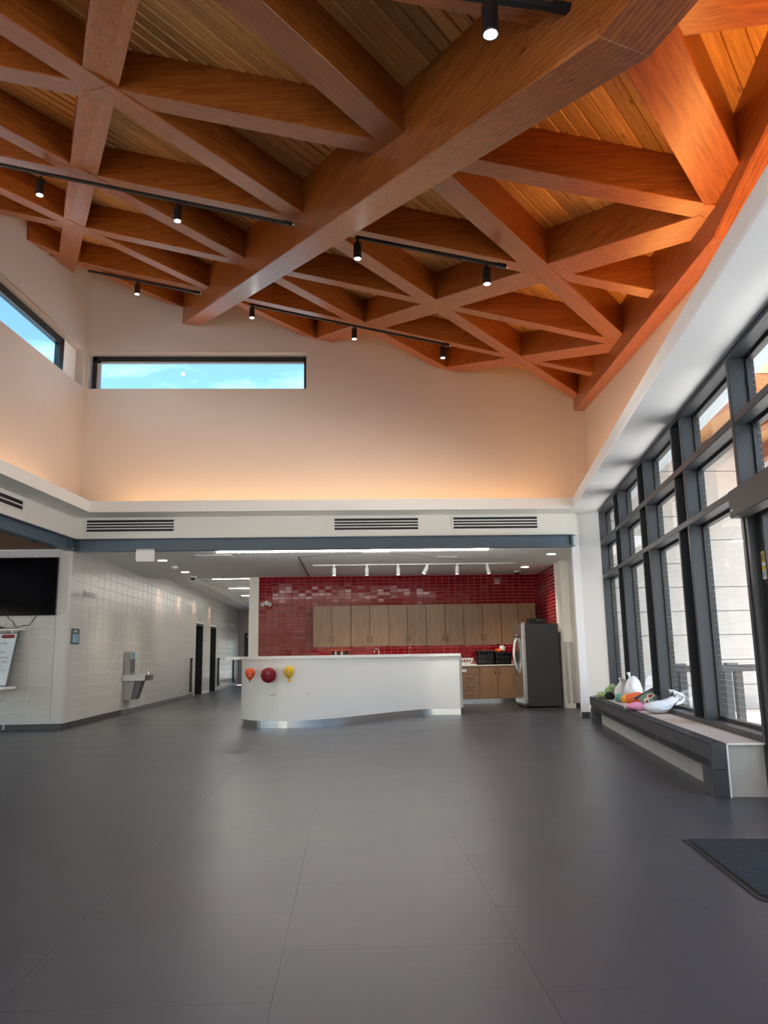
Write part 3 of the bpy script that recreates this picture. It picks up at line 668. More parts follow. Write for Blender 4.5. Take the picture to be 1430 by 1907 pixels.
for a, b, c, d in ((ua, U2 - .50, z1 - .14, z1 - .005), (ua, U2 - .50, z0, z0 + .03), (ua, ua + .08, z0, z1), (U2 - .66, U2 - .50, z0, z1)): lw.slab(LW, DA, nn, [(a, c), (b, c), (b, d), (a, d)], .10)
win3 = struct(lw, 'window_3', 'black_frame')
MB().slab((LW[0] + nn[0] * .05, LW[1] + nn[1] * .05), DA, nn, [(ua + .08, z0 + .03), (U2 - .66, z0 + .03), (U2 - .66, z1 - .14), (ua + .08, z1 - .14)], .008).build('pane', 'glass_tinted', win3)
MB().slab((LW[0] + nn[0] * .0, LW[1] + nn[1] * .0), DA, nn, [(U2 - .50, z0), (U2, z0), (U2, z1), (U2 - .50, z1)], .14).build('reveal', 'white_paint', win3)
w4 = MB().box(-11.12, -11.06, -2, 12, .4, .46).box(-11.12, -11.06, -2, 12, 2.74, 2.8)
for k in range(8): w4.box(-11.12, -11.06, -2 + 1.99 * k, -1.94 + 1.99 * k, .4, 2.8)
win4 = struct(w4, 'window_4', 'dark_frame'); MB().box(-11.095, -11.087, -2, 12, .46, 2.74).build('pane', 'glass_clear', win4)
w5 = MB().box(-10.6, 1.4, -4.2, -4.1, 4.22, 4.3).box(-10.6, 1.4, -4.2, -4.1, 2.3, 2.38).box(-10.6, 1.4, -4.2, -4.1, 0, .08)  # unseen glazing behind the camera, added to bring in soft daylight
for k in range(9): w5.box(-10.6 + 1.49 * k, -10.54 + 1.49 * k, -4.22, -4.08, 0, 4.3)
win5 = struct(w5, 'window_fill_behind', 'dark_frame'); MB().box(-10.6, 1.4, -4.156, -4.148, .08, 4.22).build('pane', 'glass_clear', win5)
# corridor end door
d4 = struct(MB().box(-4.55, -4.45, 34.58, 34.7, 0, 2.2).box(-3.55, -3.45, 34.58, 34.7, 0, 2.2).box(-4.45, -3.55, 34.58, 34.7, 2.06, 2.2), 'door_4', 'black_frame')
lf = MB().box(-4.45, -4.36, 34.63, 34.68, .02, 2.05).box(-3.65, -3.55, 34.63, 34.68, .02, 2.05).box(-4.36, -3.65, 34.63, 34.68, 1.93, 2.05).box(-4.36, -3.65, 34.63, 34.68, .02, .28).build('door_leaf', 'black_frame', d4)
MB().box(-4.36, -3.65, 34.65, 34.658, .28, 1.93).build('pane', 'glass_clear', lf)
for i, (y0, y1) in enumerate(((24.95, 26.2), (27.55, 28.75))):
    dd = struct(MB().box(-5.06, -4.80, y0, y0 + .06, 0, 2.24).box(-5.06, -4.80, y1 - .06, y1, 0, 2.24).box(-5.06, -4.80, y0 + .06, y1 - .06, 2.17, 2.24), 'door_%d' % (i + 2), 'black_frame')
    lf = MB().box(-5.06, -5.015, y0 + .06, y1 - .06, .01, 2.17).build('door_leaf', 'black_frame', dd)
    MB().tube([(-5.015, y0 + .2, 1.05), (-4.96, y0 + .2, 1.05), (-4.96, y0 + .2, 1.30), (-5.015, y0 + .2, 1.30)], .012, 6).build('handle', 'chrome', lf)
# ------------------------------------------------------------------ outdoors
struct(MB().box(-60, 60, -60, 90, -.40, -.31).prism([wp(-25, .21), wp(2.6, .21), (30, 15.9), (30, -12)][::-1], -.31, -.03), 'ground', 'paving')
cwall = struct(MB().box(4.97, 20, 15.56, 15.8, -.1, 5.9), 'wall_outside', 'plastic_grey')
rows = [-.03, .45, .94, 1.43, 1.905, 2.39, 2.87, 3.35, 3.84, 4.32, 4.80, 5.29, 5.8]
rnd = random.Random(11); x = 4.97; ci = 0
while x < 13.5:
    w = 1.9; i = 0
    while i < len(rows) - 1:
        j = i + 1
        if rows[j] in (.94, 2.87, 4.32) and (ci + j) % 3 != 0: j += 1
        MB().box(x + .006, x + w - .006, 15.50, 15.56, rows[i] + .008, rows[j] - .008).build('panel', 'concrete_wall', cwall); i = j
    x += w; ci += 1
# dark stand-up rails outside
rail = thing('guard_rail', (6.2, 12.0, -.03), 'black steel rail with paired flat posts standing outside beyond the dotted window glass', 'railing')
MB().box(4.75, 7.6, 11.93, 12.05, .80, .90).build('top_rail', 'black_frame', rail)
for x in (4.95, 5.10, 5.80, 5.97, 6.36, 6.53, 7.2, 7.37): MB().box(x - .055, x + .055, 11.94, 12.04, -.03, .80).build('post', 'black_frame', rail)
for x in (5.0, 5.86, 6.42, 7.28): MB().box(x - .11, x + .16, 11.88, 12.1, -.03, -.015).build('base_plate', 'dark_metal', rail)
for x in (5.05, 5.86, 6.40, 7.28): MB().box(x - .07, x + .1, 11.92, 12.06, .90, .93).build('cap', 'dark_metal', rail)
# canopy in front of the outside wall
can = struct(MB().prism([(win_x(11.0) + .35, 11.0), (15, 11.0), (15, 15.6), (5.15, 15.6)], 5.25, 5.42), 'ceiling_canopy', 'eave_wood')
for k in range(7):
    x = 5.9 + 1.25 * k; MB().box(x, x + .20, 11.1, 15.5, 4.92, 5.26).build('canopy_beam', 'beam_wood', can)
MB().box(5.4, 15, 11.0, 11.2, 4.92, 5.26).build('canopy_beam', 'beam_wood', can)
# projecting eave over the window wall; unseen left one added to block sun
struct(MB().prism([(leftu_x(-4) - 1.3, -4), (leftu_x(-4) - .32, -4), (leftu_x(14.7) - .32, 14.7), (leftu_x(14.7) - 1.3, 14.7)], lambda x, y: zb(x, y) + .1, lambda x, y: zb(x, y) + .3), 'trim_sun_block_left', 'eave_wood')
ev = MB().prism([wp(-17, .30), wp(-17, 1.1), wp(2.0, 1.1), wp(2.0, .30)], lambda x, y: zb(x, y) + .03, lambda x, y: zb(x, y) + .2)
eave = struct(ev, 'ceiling_eave', 'eave_wood')
for k in range(9):
    s_ = 1.0 - 1.9 * k
    a, b = wp(s_, .3), wp(s_ - .5, 1.05); v = []
    MB().prism([a, wp(s_ - .5, 1.05), wp(s_ - .5 + .22, 1.05), wp(s_ + .22, .3)][::-1], lambda x, y: zb(x, y) - .28, lambda x, y: zb(x, y) + .05).build('eave_beam', 'beam_wood', eave)
MB().prism([wp(-17, .27), wp(-17, .48), wp(2, .48), wp(2, .27)], 3.66, 3.80).build('eave_trim', 'eave_metal', eave)
# ------------------------------------------------------------------ steel beams
for nm, lab, fn in (('steel_beam', 'blue grey steel beam spanning the kitchen opening under the fascia', 0), ('steel_beam', 'blue grey steel beam running towards the camera at left above the wall screen', 1)):
    if fn == 0:
        t = thing(nm, (0, 13.7, 3.0), lab, 'beam')
        MB().box(-4.84, 4.06, 13.74, 13.76, 3.02, 3.20).build('web', 'steel_blue', t); MB().box(-4.84, 4.06, 13.66, 13.84, 3.20, 3.214).build('flange', 'steel_blue', t); MB().box(-4.84, 4.06, 13.66, 13.84, 3.0, 3.02).build('flange', 'steel_blue', t)
        for x in (-4.70, 4.0): MB().box(x, x + .015, 13.67, 13.74, 3.02, 3.20).build('stiffener', 'steel_blue', t)
    else:
        t = thing(nm, (left_x(12), 12, 3.0), lab, 'beam'); O = (left_x(-4), -4); L2 = (13.735 + 4) / DA[1]; off = lambda k: (O[0] + NA[0] * k, O[1] + NA[1] * k); nn = (-NA[0], -NA[1])
        MB().slab(off(0.0), DA, nn, [(0, 3.02), (L2, 3.02), (L2, 3.2), (0, 3.2)], .02).build('web', 'steel_blue', t)
        for a, b in ((3.2, 3.214), (3.0, 3.02)): MB().slab(off(.07), DA, nn, [(0, a), (L2, a), (L2, b), (0, b)], .16).build('flange', 'steel_blue', t)
        MB().slab(off(.06), DA, nn, [(L2 - .25, 3.02), (L2 - .235, 3.02), (L2 - .235, 3.2), (L2 - .25, 3.2)], .06).build('stiffener', 'steel_blue', t)
# ------------------------------------------------------------------ track lighting under the roof
def bar3(mb, p, q, w, h):
    p, q = Vector(p), Vector(q); d = (q - p).normalized(); n = d.cross(Vector((0, 0, 1))).normalized(); u = n.cross(d)
    v = [e + n * a + u * b for e in (p, q) for a, b in ((-w / 2, -h / 2), (w / 2, -h / 2), (w / 2, h / 2), (-w / 2, h / 2))]
    return mb.add([x[:] for x in v], [(3, 2, 1, 0), (4, 5, 6, 7)] + [(j, (j + 1) % 4, 4 + (j + 1) % 4, 4 + j) for j in range(4)])
def rail(p, q, label):
    t = thing('lighting_track', p, label, 'track', 'black lighting tracks under the timber ceiling')
    bar3(MB(), p, q, .036, .032).build('rail', 'rubber_black', t)
    d = (Vector(q) - Vector(p)).normalized()
    for a in (Vector(q) - d * .10,): bar3(MB(), a, Vector(q), .046, .044).build('feed_box', 'plastic_black', t)
    MB().blob(Vector(q) + d * .012, (.018, .018, .018), sub=2, lump=0).build('connector', 'chrome', t)
    return t
rail((-4.05, 8.32, 6.80), (-.60, 8.045, 5.90), 'long black lighting track at upper left carrying two spotlights')
rail((.11, 7.995, 5.725), (1.742, 7.794, 5.273), 'black lighting track right of the deep beam carrying two spotlights')
rail((-1.644, 12.50, 7.05), (1.69, 12.06, 6.14), 'far black lighting track near the back wall carrying three spotlights')
rail((-4.49, 12.82, 7.82), (-2.51, 12.578, 7.29), 'short far black lighting track at left carrying one spotlight')
rail((.50, 3.73, 4.765), (1.235, 3.63, 4.575), 'nearest black lighting track cut off by the top of the picture')
def spot_lamp(name, parent, loc, power, color, size=math.radians(165), blend=1.0, aim=(0, 0, -1), rad=.04):
    d = bpy.data.lights.new(name, 'SPOT'); o = bpy.data.objects.new(name, d); C.objects.link(o); d.energy = power; d.color = color; d.spot_size = size; d.spot_blend = blend; d.shadow_soft_size = rad
    o.rotation_euler = Vector(aim).to_track_quat('-Z', 'Y').to_euler(); o.parent = parent; o.location = Vector(loc) - Vector(parent['o'])
SPOT_W = 35
def spotlight(x, y, z, label, big=1.0, pw=None):
    t = thing('track_spotlight', (x, y, z), label, 'spotlight', 'black spotlights on the ceiling tracks')
    MB().box(x - .016, x + .016, y - .012, y + .012, z - .055 * big, z + .012).box(x + .030 * big, x + .042 * big, y - .016, y + .016, z - .14 * big, z - .03 * big).build('stem', 'plastic_black', t)
    z1 = z - .045 * big; z0 = z - .225 * big; r = .046 * big
    MB().lathe([(r * .9, z1 - z0), (r, z1 - z0 - .01), (r, .012), (r, 0), (r * .90, 0), (r * .86, .014)], (x, y, z0), 20).build('housing', 'plastic_black', t)
    MB().lathe([(r * .80, .002), (r * .80, -.0005)], (x, y, z0 + .0005), 20).build('lens', 'lamp_white', t)
    spot_lamp('spot_lamp', t, (x, y, z0 - .02), pw or SPOT_W, (1, .975, .93))
spotlight(-3.535, 8.36, 6.655, 'black spotlight at far left of the long track, beside the wide cross beam')
spotlight(-1.905, 8.18, 6.235, 'black spotlight on the right half of the long upper left track')
spotlight(.13, 8.02, 5.70, 'black spotlight hanging just right of the deep beam on the middle track')
spotlight(1.535, 7.84, 5.315, 'black spotlight at the right end of the middle track')
spotlight(-1.60, 12.47, 7.02, 'leftmost of three black spotlights on the far track above the long high window')
spotlight(.13, 12.265, 6.555, 'middle of three black spotlights on the far track')
spotlight(1.58, 12.08, 6.15, 'rightmost of three black spotlights on the far track')
spotlight(-3.61, 12.715, 7.56, 'single black spotlight on the short track above the high corner window')
spotlight(.80, 3.68, 4.675, 'nearest and largest black spotlight with a bright round lens at the top edge', 1.0, 12)
# ------------------------------------------------------------------ air vents in the fascia
def vent(x0, x1, z0, z1, label):
    t = thing('air_vent', ((x0 + x1) / 2, YB, z0), label, 'air vent', 'white slotted air vents in the fascia')
    y0, y1 = YB - .022, YB; b = .028
    MB().box(x0, x1, y0, y1, z0, z0 + b).box(x0, x1, y0, y1, z1 - b, z1).box(x0, x0 + b, y0, y1, z0 + b, z1 - b).box(x1 - b, x1, y0, y1, z0 + b, z1 - b).build('frame', 'plastic_white', t)
    MB().box(x0 + b, x1 - b, YB - .006, YB, z0 + b, z1 - b).build('backing', 'rubber_black', t)
    h = (z1 - z0 - 2 * b) / 4
    for k in range(3): MB().box(x0 + b, x1 - b, y0 + .002, y1 - .006, z0 + b + h * (k + 1) - .010, z0 + b + h * (k + 1) + .010).build('slat', 'plastic_white', t)
    return t
vent(-4.615, -3.045, 3.318, 3.577, 'white four slot air vent at the left end of the back fascia')
vent(-.27, 1.28, 3.31, 3.57, 'white four slot air vent in the middle of the back fascia')
vent(1.86, 3.435, 3.313, 3.577, 'white four slot air vent at the right end of the back fascia')
vy = 11.9; t = thing('air_vent', (left_x(vy), vy, 3.40), 'white slotted air vent in the left fascia at the picture edge', 'air vent', 'white slotted air vents in the fascia')
VO = (left_x(10.3), 10.3); VL = 1.6 / DA[1]
for n_, pa in (('frame', [(0, 3.42, VL, 3.445), (0, 3.58, VL, 3.605), (0, 3.445, .03, 3.58), (VL - .03, 3.445, VL, 3.58)]), ('backing', [(.03, 3.445, VL - .03, 3.58)]), ('slat', [(.03, 3.503, VL - .03, 3.521)])):
    a = MB()
    for u0, q0, u1, q1 in pa: a.slab(VO, DA, NA, [(u0, q0 - .055), (u1, q0 - .055), (u1, q1 - .055), (u0, q1 - .055)], .022 if n_ != 'backing' else .006)
    a.build(n_, 'rubber_black' if n_ == 'backing' else 'plastic_white', t)
# ------------------------------------------------------------------ kitchen ceiling fittings
t = thing('strip_light', (.09, 14.1, 3.03), 'long thin white strip light behind the steel beam over the kitchen', 'light')
MB().box(-2.39, 2.58, 14.07, 14.13, 3.03, 3.05).build('housing', 'plastic_white', t); MB().box(-2.38, 2.57, 14.075, 14.125, 3.005, 3.031).build('diffuser', 'lamp_strip', t)
def downlight(x, y, z, label, pw=50):
    t = thing('downlight', (x, y, z), label, 'light', 'round recessed ceiling lights')
    MB().lathe([(.10, 0), (.10, -.006), (.085, -.008)], (x, y, z), 24).build('trim_ring', 'plastic_white', t); MB().lathe([(.085, -.004), (.085, -.011)], (x, y, z), 24).build('lens', 'lamp_warm', t)
    spot_lamp('spot_lamp', t, (x, y, z - .05), pw, (1, .86, .68), math.radians(110))
downlight(4.0, 15.1, 3.05, 'round ceiling light at right nearest the pier', 14); downlight(3.98, 17.35, 3.05, 'round ceiling light above the fridge')
downlight(-3.66, 15.45, 3.05, 'round ceiling light behind the hanging white sign'); downlight(-3.66, 17.6, 3.05, 'round ceiling light nearest the corridor at left')
t = thing('smoke_detector', (-3.66, 16.55, 3.05), 'small white round smoke detector between two ceiling lights', 'smoke detector'); MB().lathe([(.075, 0), (.07, -.03), (.045, -.05), (.01, -.052)], (-3.66, 16.55, 3.05), 20).build('body', 'plastic_white', t)
for x, y, lab in ((-3.68, 18.6, 'dome camera with dark lens on the ceiling at the corridor mouth'), (3.98, 18.2, 'dome camera with dark lens on the ceiling above the red tiles at right')):
    t = thing('dome_camera', (x, y, 3.05), lab, 'camera'); MB().lathe([(.085, 0), (.085, -.03), (.07, -.04)], (x, y, 3.05), 20).build('mount', 'plastic_white', t); MB().blob((x, y, 3.01), (.06, .06, .055), sub=2, lump=0).build('dome', 'plastic_black', t)
t = thing('hanging_sign', (-3.53, 13.62, 2.80), 'blank white rectangular sign hanging below the steel beam at left', 'sign'); MB().box(-3.69, -3.37, 13.61, 13.65, 2.80, 2.99, .004).build('panel', 'plastic_white', t)
MB().box(-3.68, -3.38, 13.615, 13.645, 2.99, 3.02).build('bracket', 'plastic_grey', t); MB().box(-3.685, -3.675, 13.607, 13.611, 2.812, 2.822).build('screw', 'dark_metal', t); MB().box(-3.385, -3.375, 13.607, 13.611, 2.812, 2.822).build('screw', 'dark_metal', t)
t = thing('kitchen_track', (1.4, 16.55, 3.03), 'white lighting track on the ceiling in front of the red tiles', 'track'); MB().box(-.76, 3.60, 16.535, 16.565, 3.03, 3.05).build('rail', 'plastic_white', t)
for i, (x, tilt) in enumerate(((-.306, 0), (.393, 0), (1.06, 0), (1.684, .5), (2.328, 0), (2.977, -.25))):
    lab = ['first white spotlight from the left on the kitchen track', 'second white spotlight from the left on the kitchen track', 'third white spotlight from the left on the kitchen track', 'tilted white spotlight, fourth from left on the kitchen track', 'fifth white spotlight from the left on the kitchen track', 'sixth and rightmost white spotlight on the kitchen track'][i]
    t = thing('kitchen_spotlight', (x, 16.55, 3.03), lab, 'spotlight', 'white spotlights on the kitchen track')
    MB().box(x - .02, x + .02, 16.53, 16.57, 2.985, 3.03).build('stem', 'plastic_white', t)
    c = Vector((x, 16.55, 2.985)); e = c + Vector((-math.sin(tilt) * .16, .03, -math.cos(tilt) * .16))
    MB().tube([c, c.lerp(e, .5), e], .042, 14).build('housing', 'plastic_white', t); dd = (e - c).normalized(); MB().tube([e, e + dd * .003], .032, 14).build('lens', 'lamp_warm', t)
    spot_lamp('spot_lamp', t, e + dd * .02, 14, (1, .9, .76), math.radians(80), .7, (dd.x, dd.y + .35, dd.z))
for i, y in enumerate((20.7, 23.6, 26.4, 29.4)):
    t = thing('corridor_light', (-3.0, y, 3.2), ['nearest linear ceiling light of the corridor', 'second linear ceiling light of the corridor', 'third linear ceiling light of the corridor', 'farthest linear ceiling light of the corridor'][i], 'light', 'linear lights on the corridor ceiling')
    MB().box(-3.60, -2.45, y - .05, y + .05, 3.19, 3.215).build('housing', 'plastic_white', t); MB().box(-3.58, -2.47, y - .035, y + .035, 3.185, 3.191).build('diffuser', 'lamp_strip', t)
for i, y in enumerate((20.0, 22.3, 24.5, 27.2)):
    t = thing('wall_washer', (-4.45, y, 3.2), ['nearest small ceiling washer grazing the corridor blocks', 'second small ceiling washer grazing the corridor blocks', 'third small ceiling washer above the dark doorway', 'farthest small ceiling washer of the corridor'][i], 'light', 'small wall washers on the corridor ceiling')
    MB().lathe([(.06, 0), (.06, -.01), (.05, -.012)], (-4.45, y, 3.215), 16).build('trim_ring', 'plastic_white', t); spot_lamp('spot_lamp', t, (-4.45, y, 3.15), 10, (1, .62, .38), math.radians(75), .8, (-.35, 0, -1))
# ------------------------------------------------------------------ bar counter
front = [(-1.86, 14.55), (-1.88, 14.20), (-1.86, 13.86), (-1.76, 13.55), (-1.54, 13.23), (-1.15, 13.01), (-.80, 13.055), (-.47, 13.22), (-.13, 13.50), (.20, 13.87), (.48, 14.20), (.79, 14.57), (1.10, 14.90), (1.28, 15.07), (1.45, 15.20), (1.58, 15.23), (1.80, 15.18), (2.10, 15.10)]
def catmull(P, n=5):
    out = []
    for i in range(len(P) - 1):
        p0, p1, p2, p3 = [Vector(P[max(0, min(len(P) - 1, j))]) for j in (i - 1, i, i + 1, i + 2)]
        for k in range(n):
            t = k / n; q = .5 * ((2 * p1) + (p2 - p0) * t + (2 * p0 - 5 * p1 + 4 * p2 - p3) * t * t + (3 * p1 - p0 - 3 * p2 + p3) * t ** 3); out.append((q.x, q.y))
    return out + [tuple(P[-1])]
fc = catmull(front)
def offset(poly, d):
    out = []
    for i, p in enumerate(poly):
        a, b = Vector(poly[max(0, i - 1)]), Vector(poly[min(len(poly) - 1, i + 1)]); t = (b - a).normalized(); n = Vector((t.y, -t.x)); out.append((p[0] + n.x * d, p[1] + n.y * d))
    return out
def ring(mb, f, thick, z0, z1):
    bk = offset(f, -thick); n = len(f); v = [(*p, z) for z in (z0, z1) for p in f + bk]; N = 2 * n
    F = []
    for i in range(n - 1): F += [(i, i + 1, N + i + 1, N + i), (n + i + 1, n + i, N + n + i, N + n + i + 1), (N + i, N + i + 1, N + n + i + 1, N + n + i), (i + 1, i, n + i, n + i + 1)]
    F += [(0, N, N + n, n), (n - 1, 2 * n - 1, N + 2 * n - 1, N + n - 1)]
    return mb.add(v, F)
bar = thing('bar_counter', (0, 14.2, 0), 'long curving white bar counter with a steel kickplate in front of the kitchen', 'counter')
ring(MB(), fc, .42, .115, 1.098).build('body', 'bar_paint', bar)
ring(MB(), offset(fc, -.035), .34, 0, .115).build('kickplate', 'brushed_steel', bar)
tp = offset(fc, .05); tp[-1] = (2.13, tp[-1][1])
ring(MB(), tp, .60, 1.098, 1.148).prism([(-2.12, 13.72), (-1.80, 13.70), (-1.55, 14.3), (-1.80, 14.8), (-2.12, 14.75)], 1.098, 1.148).build('countertop', 'worktop_stone', bar)
MB().tube([(-1.30, 13.035, .52), (-1.24, 13.02, .527), (-1.19, 13.01, .537)], .0035, 5).build('scuff_mark', 'ink', bar)
MB().tube([(-.70, 13.085, .53), (-.64, 13.112, .527)], .002, 5).build('scuff_mark', 'ink', bar)
# paper lanterns hanging from the counter edge
def lantern(x, y, zt, zb_, r, mat, label, shape, tail):
    t = thing('paper_lantern', (x, y, zb_), label, 'paper lantern', 'honeycomb paper lanterns on the bar front')
    H = zt - zb_; pr = []
    for i in range(17):
        u = i / 16
        if shape == 'ball': q = 2 * math.sqrt(max(0, u * (1 - u)))
        else: q = math.sqrt(max(0, 1 - ((u - .6) / .4) ** 2)) if u > .6 else math.sin(math.pi / 2 * u / .6)
        pr.append((max(.004, r * q), H * u))
    a = MB(); ph = [k / 48 * 2 * math.pi for k in range(48)]
    a.lathe(pr, (x, y, zb_), 72, lambda k: 1.0 if k % 3 else .86); a.build('honeycomb', mat, t)
    MB().tube([(x, y, zt - .005), (x, y + .005, 1.10)], .0022, 5).build('string', 'string_white', t)
    if tail == 'dark': MB().tube([(x, y, zb_ + .01), (x - .01, y, zb_ - .02)], .006, 6).build('tail', 'plastic_black', t)
    if tail == 'bow': MB().blob((x - .012, y, zb_ - .012), (.018, .01, .016), sub=2).blob((x + .014, y, zb_ - .015), (.018, .01, .018), sub=2).build('tail', 'yellow_paper', t)
    for s_ in (-.35, .1): MB().tube([(x + s_ * r * .5, y - r * .93, zb_ + H * .75), (x + s_ * r * .5 + .02, y - r * .97, zb_ + H * .6), (x + s_ * r * .5, y - r * .95, zb_ + H * .45), (x + s_ * r * .5 + .03, y - r * .83, zb_ + H * .3)], .0022, 4).build('fold_line', 'string_white', t)
lantern(-1.615, 13.04, .965, .755, .080, 'orange_paper', 'orange balloon shaped paper lantern, leftmost on the bar front', 'drop', 'dark')
lantern(-1.305, 12.92, .968, .722, .122, 'darkred_paper', 'dark red round paper lantern hanging between the orange and yellow ones', 'ball', None)
lantern(-.97, 12.90, .99, .765, .080, 'yellow_paper', 'yellow balloon shaped paper lantern on the bar front', 'drop', 'bow')
# ------------------------------------------------------------------ kitchen cupboards
cx = [-.85, -.414, .049, .497, .947, 1.39, 1.843, 2.292, 2.738, 3.191, 3.64, 4.052, 4.484]
UF = 18.65
def pull(mb, x, y, z0, z1, horiz=False):
    if horiz: return mb.tube([(z0, y, x), (z0, y - .03, x), (z1, y - .03, x), (z1, y, x)], .008, 6)
    return mb.tube([(x, y, z0), (x, y - .03, z0), (x, y - .03, z1), (x, y, z1)], .008, 6)
ORD = ['leftmost', 'second from left', 'third from left', 'fourth from left', 'fifth from left', 'rightmost']
for i in range(6):
    a, b, c = cx[2 * i], cx[2 * i + 1], cx[2 * i + 2]
    t = thing('wall_cabinet', ((a + c) / 2, 18.8, 1.36), 'brown wood two door wall cabinet, %s in the row on the red tiles' % ORD[i], 'cabinet', 'wall cabinets over the kitchen worktop')
    MB().box(a + .002, c - .002, UF + .02, 19.0, 1.36, 2.31).build('body', 'cabinet_shadow', t)
    for x0, x1, hx in ((a, b, b - .05), (b, c, b + .05)):
        dr = MB().box(x0 + .006, x1 - .006, UF, UF + .02, 1.355, 2.312, .002).build('door', 'cabinet_wood', t); pull(MB(), hx, UF, 1.46, 1.60).build('handle', 'dark_steel', dr)
    if i != 5: MB().lathe([(.008, 0), (.008, .006)], (b + .03, UF - .004, 1.44), 8).build('lock', 'chrome', t)
    d = bpy.data.lights.new('under_cabinet_lamp', 'AREA'); o = bpy.data.objects.new('under_cabinet_lamp', d); C.objects.link(o); d.shape = 'RECTANGLE'; d.size = (c - a) * .9; d.size_y = .03; d.energy = .3; d.color = (1, .9, .8); o.parent = t; o.location = Vector(((a + c) / 2, 18.85, 1.35)) - Vector(t['o']); o.rotation_euler = (math.radians(25), 0, 0)
LF = 18.37
lx = [-.85, -.40, .06, .51, .97, 1.42, 1.88, 2.30, 2.578, 3.016, 3.443, 3.885]
for i in range(5):
    a, c = (lx[2 * i], lx[2 * i + 2]) if i < 3 else ((lx[6], lx[8]) if i == 3 else (lx[9], lx[11])); 
    names = ['leftmost base cabinet of the kitchen, behind the bar', 'second base cabinet from the left, behind the bar', 'third base cabinet from the left, behind the bar', 'fourth base cabinet from the left, behind the bar', 'brown two door base cabinet between the drawers and the fridge']
    t = thing('base_cabinet', ((a + c) / 2, 18.7, .10), names[i], 'cabinet', 'base cabinets under the kitchen worktop'); b = (a + c) / 2 if i < 4 else lx[10]
    MB().box(a + .002, c - .002, LF + .02, 18.99, .105, .855).build('body', 'cabinet_shadow', t)
    for x0, x1, hx in ((a, b, b - .05), (b, c, b + .05)):
        dr = MB().box(x0 + .005, x1 - .005, LF, LF + .02, .105, .852, .002).build('door', 'cabinet_wood', t); pull(MB(), hx, LF, .66, .78).build('handle', 'dark_steel', dr)
    MB().box(a, c, LF + .07, LF + .09, 0, .105).build('kickplate', 'brushed_steel', t)
a, c = lx[8], lx[9]
t = thing('drawer_cabinet', ((a + c) / 2, 18.7, .10), 'brown wood stack of four drawers at the right end of the bar', 'cabinet')
MB().box(a + .002, c - .002, LF + .02, 18.99, .105, .855).build('body', 'cabinet_shadow', t)
for k, (z0, z1) in enumerate(((.108, .290), (.294, .478), (.482, .668), (.672, .852))):
    dr = MB().box(a + .003, c - .003, LF, LF + .02, z0, z1, .002).build('drawer', 'cabinet_wood', t)
    if k < 3: pull(MB(), (z0 + z1) / 2 + .01, LF, (a + c) / 2 - .075, (a + c) / 2 + .075, True).build('handle', 'dark_steel', dr)
    else: MB().box(a + .04, a + .145, LF - .012, LF, .725, .785, .003).build('label_card', 'paper_white', dr)
MB().box(a, c, LF + .07, LF + .09, 0, .105).build('kickplate', 'brushed_steel', t)
t = thing('kitchen_worktop', (1.5, 18.7, .855), 'thin pale worktop running over the base cabinets to the fridge', 'worktop'); MB().box(-.86, 4.3, LF - .02, 19.0, .855, .88, .003).build('top', 'worktop_stone', t)
for x, lab in ((.65, 'curved chrome tap showing above the bar, left of the two'), (1.425, 'straight chrome tap showing above the bar, right of the two')):
    t = thing('kitchen_tap', (x, 18.72, .88), lab, 'tap'); MB().lathe([(.03, 0), (.028, .02), (.016, .03)], (x, 18.72, .88), 14).build('base', 'chrome', t)
    if x < 1: MB().tube([(x + .055, 18.72, .89), (x + .055, 18.72, 1.22)] + [(x + .055 * math.cos(a_), 18.72, 1.24 + .055 * math.sin(a_)) for a_ in [math.pi * k / 10 for k in range(11)]] + [(x - .055, 18.72, 1.20)], .013, 8).build('spout', 'chrome', t)
    else: MB().tube([(x, 18.72, .9), (x, 18.72, 1.26), (x, 18.70, 1.30), (x, 18.62, 1.31)], .016, 8).build('spout', 'chrome', t)
t = thing('container_rack', (-.21, 18.75, .88), 'low dark rack of containers showing above the bar under the leftmost cabinets', 'rack')
MB().box(-.43, .01, 18.68, 18.82, .88, 1.13).box(-.43, -.42, 18.68, 18.82, 1.13, 1.27).box(0, .01, 18.68, 18.82, 1.13, 1.27).box(-.43, .01, 18.68, 18.82, 1.262, 1.275).build('frame', 'orange_cloth', t)
for k in range(6): MB().lathe([(.031, 0), (.031, .10), (.025, .115), (.02, .125)], (-.39 + .072 * k, 18.75, 1.13), 14).build('jar', ('plastic_black', 'plastic_grey')[k % 2 if k not in (0, 5) else 0], t)
t = thing('dish_rack', (2.70, 18.62, .88), 'white plastic dish rack with oval slots beside the black crate', 'dish rack')
a = MB(); n = 10; v0, v1 = (2.40, 2.86), (2.34, 2.95)
P = lambda k, z: None
for z0, z1, dx in ((.905, .935, .0), (1.005, 1.04, .07)): a.box(2.42 - dx, 2.84 + dx, 18.48 - dx * .4, 18.50 - dx * .3, z0, z1).box(2.42 - dx, 2.84 + dx, 18.86, 18.88, z0, z1)
for k in range(8): x = 2.42 + .06 * k; a.tube([(x, 18.485, .93), (x + (k - 3.5) * .012, 18.465, 1.01)], .013, 6)
a.tube([(2.83, 18.49, .92), (2.90, 18.46, 1.03)], .018, 6).tube([(2.42, 18.49, .92), (2.36, 18.46, 1.03)], .018, 6)
a.build('basket', 'plastic_white', t); MB().box(2.33, 2.98, 18.42, 18.92, .88, .90, .006).build('drip_tray', 'plastic_white', t)
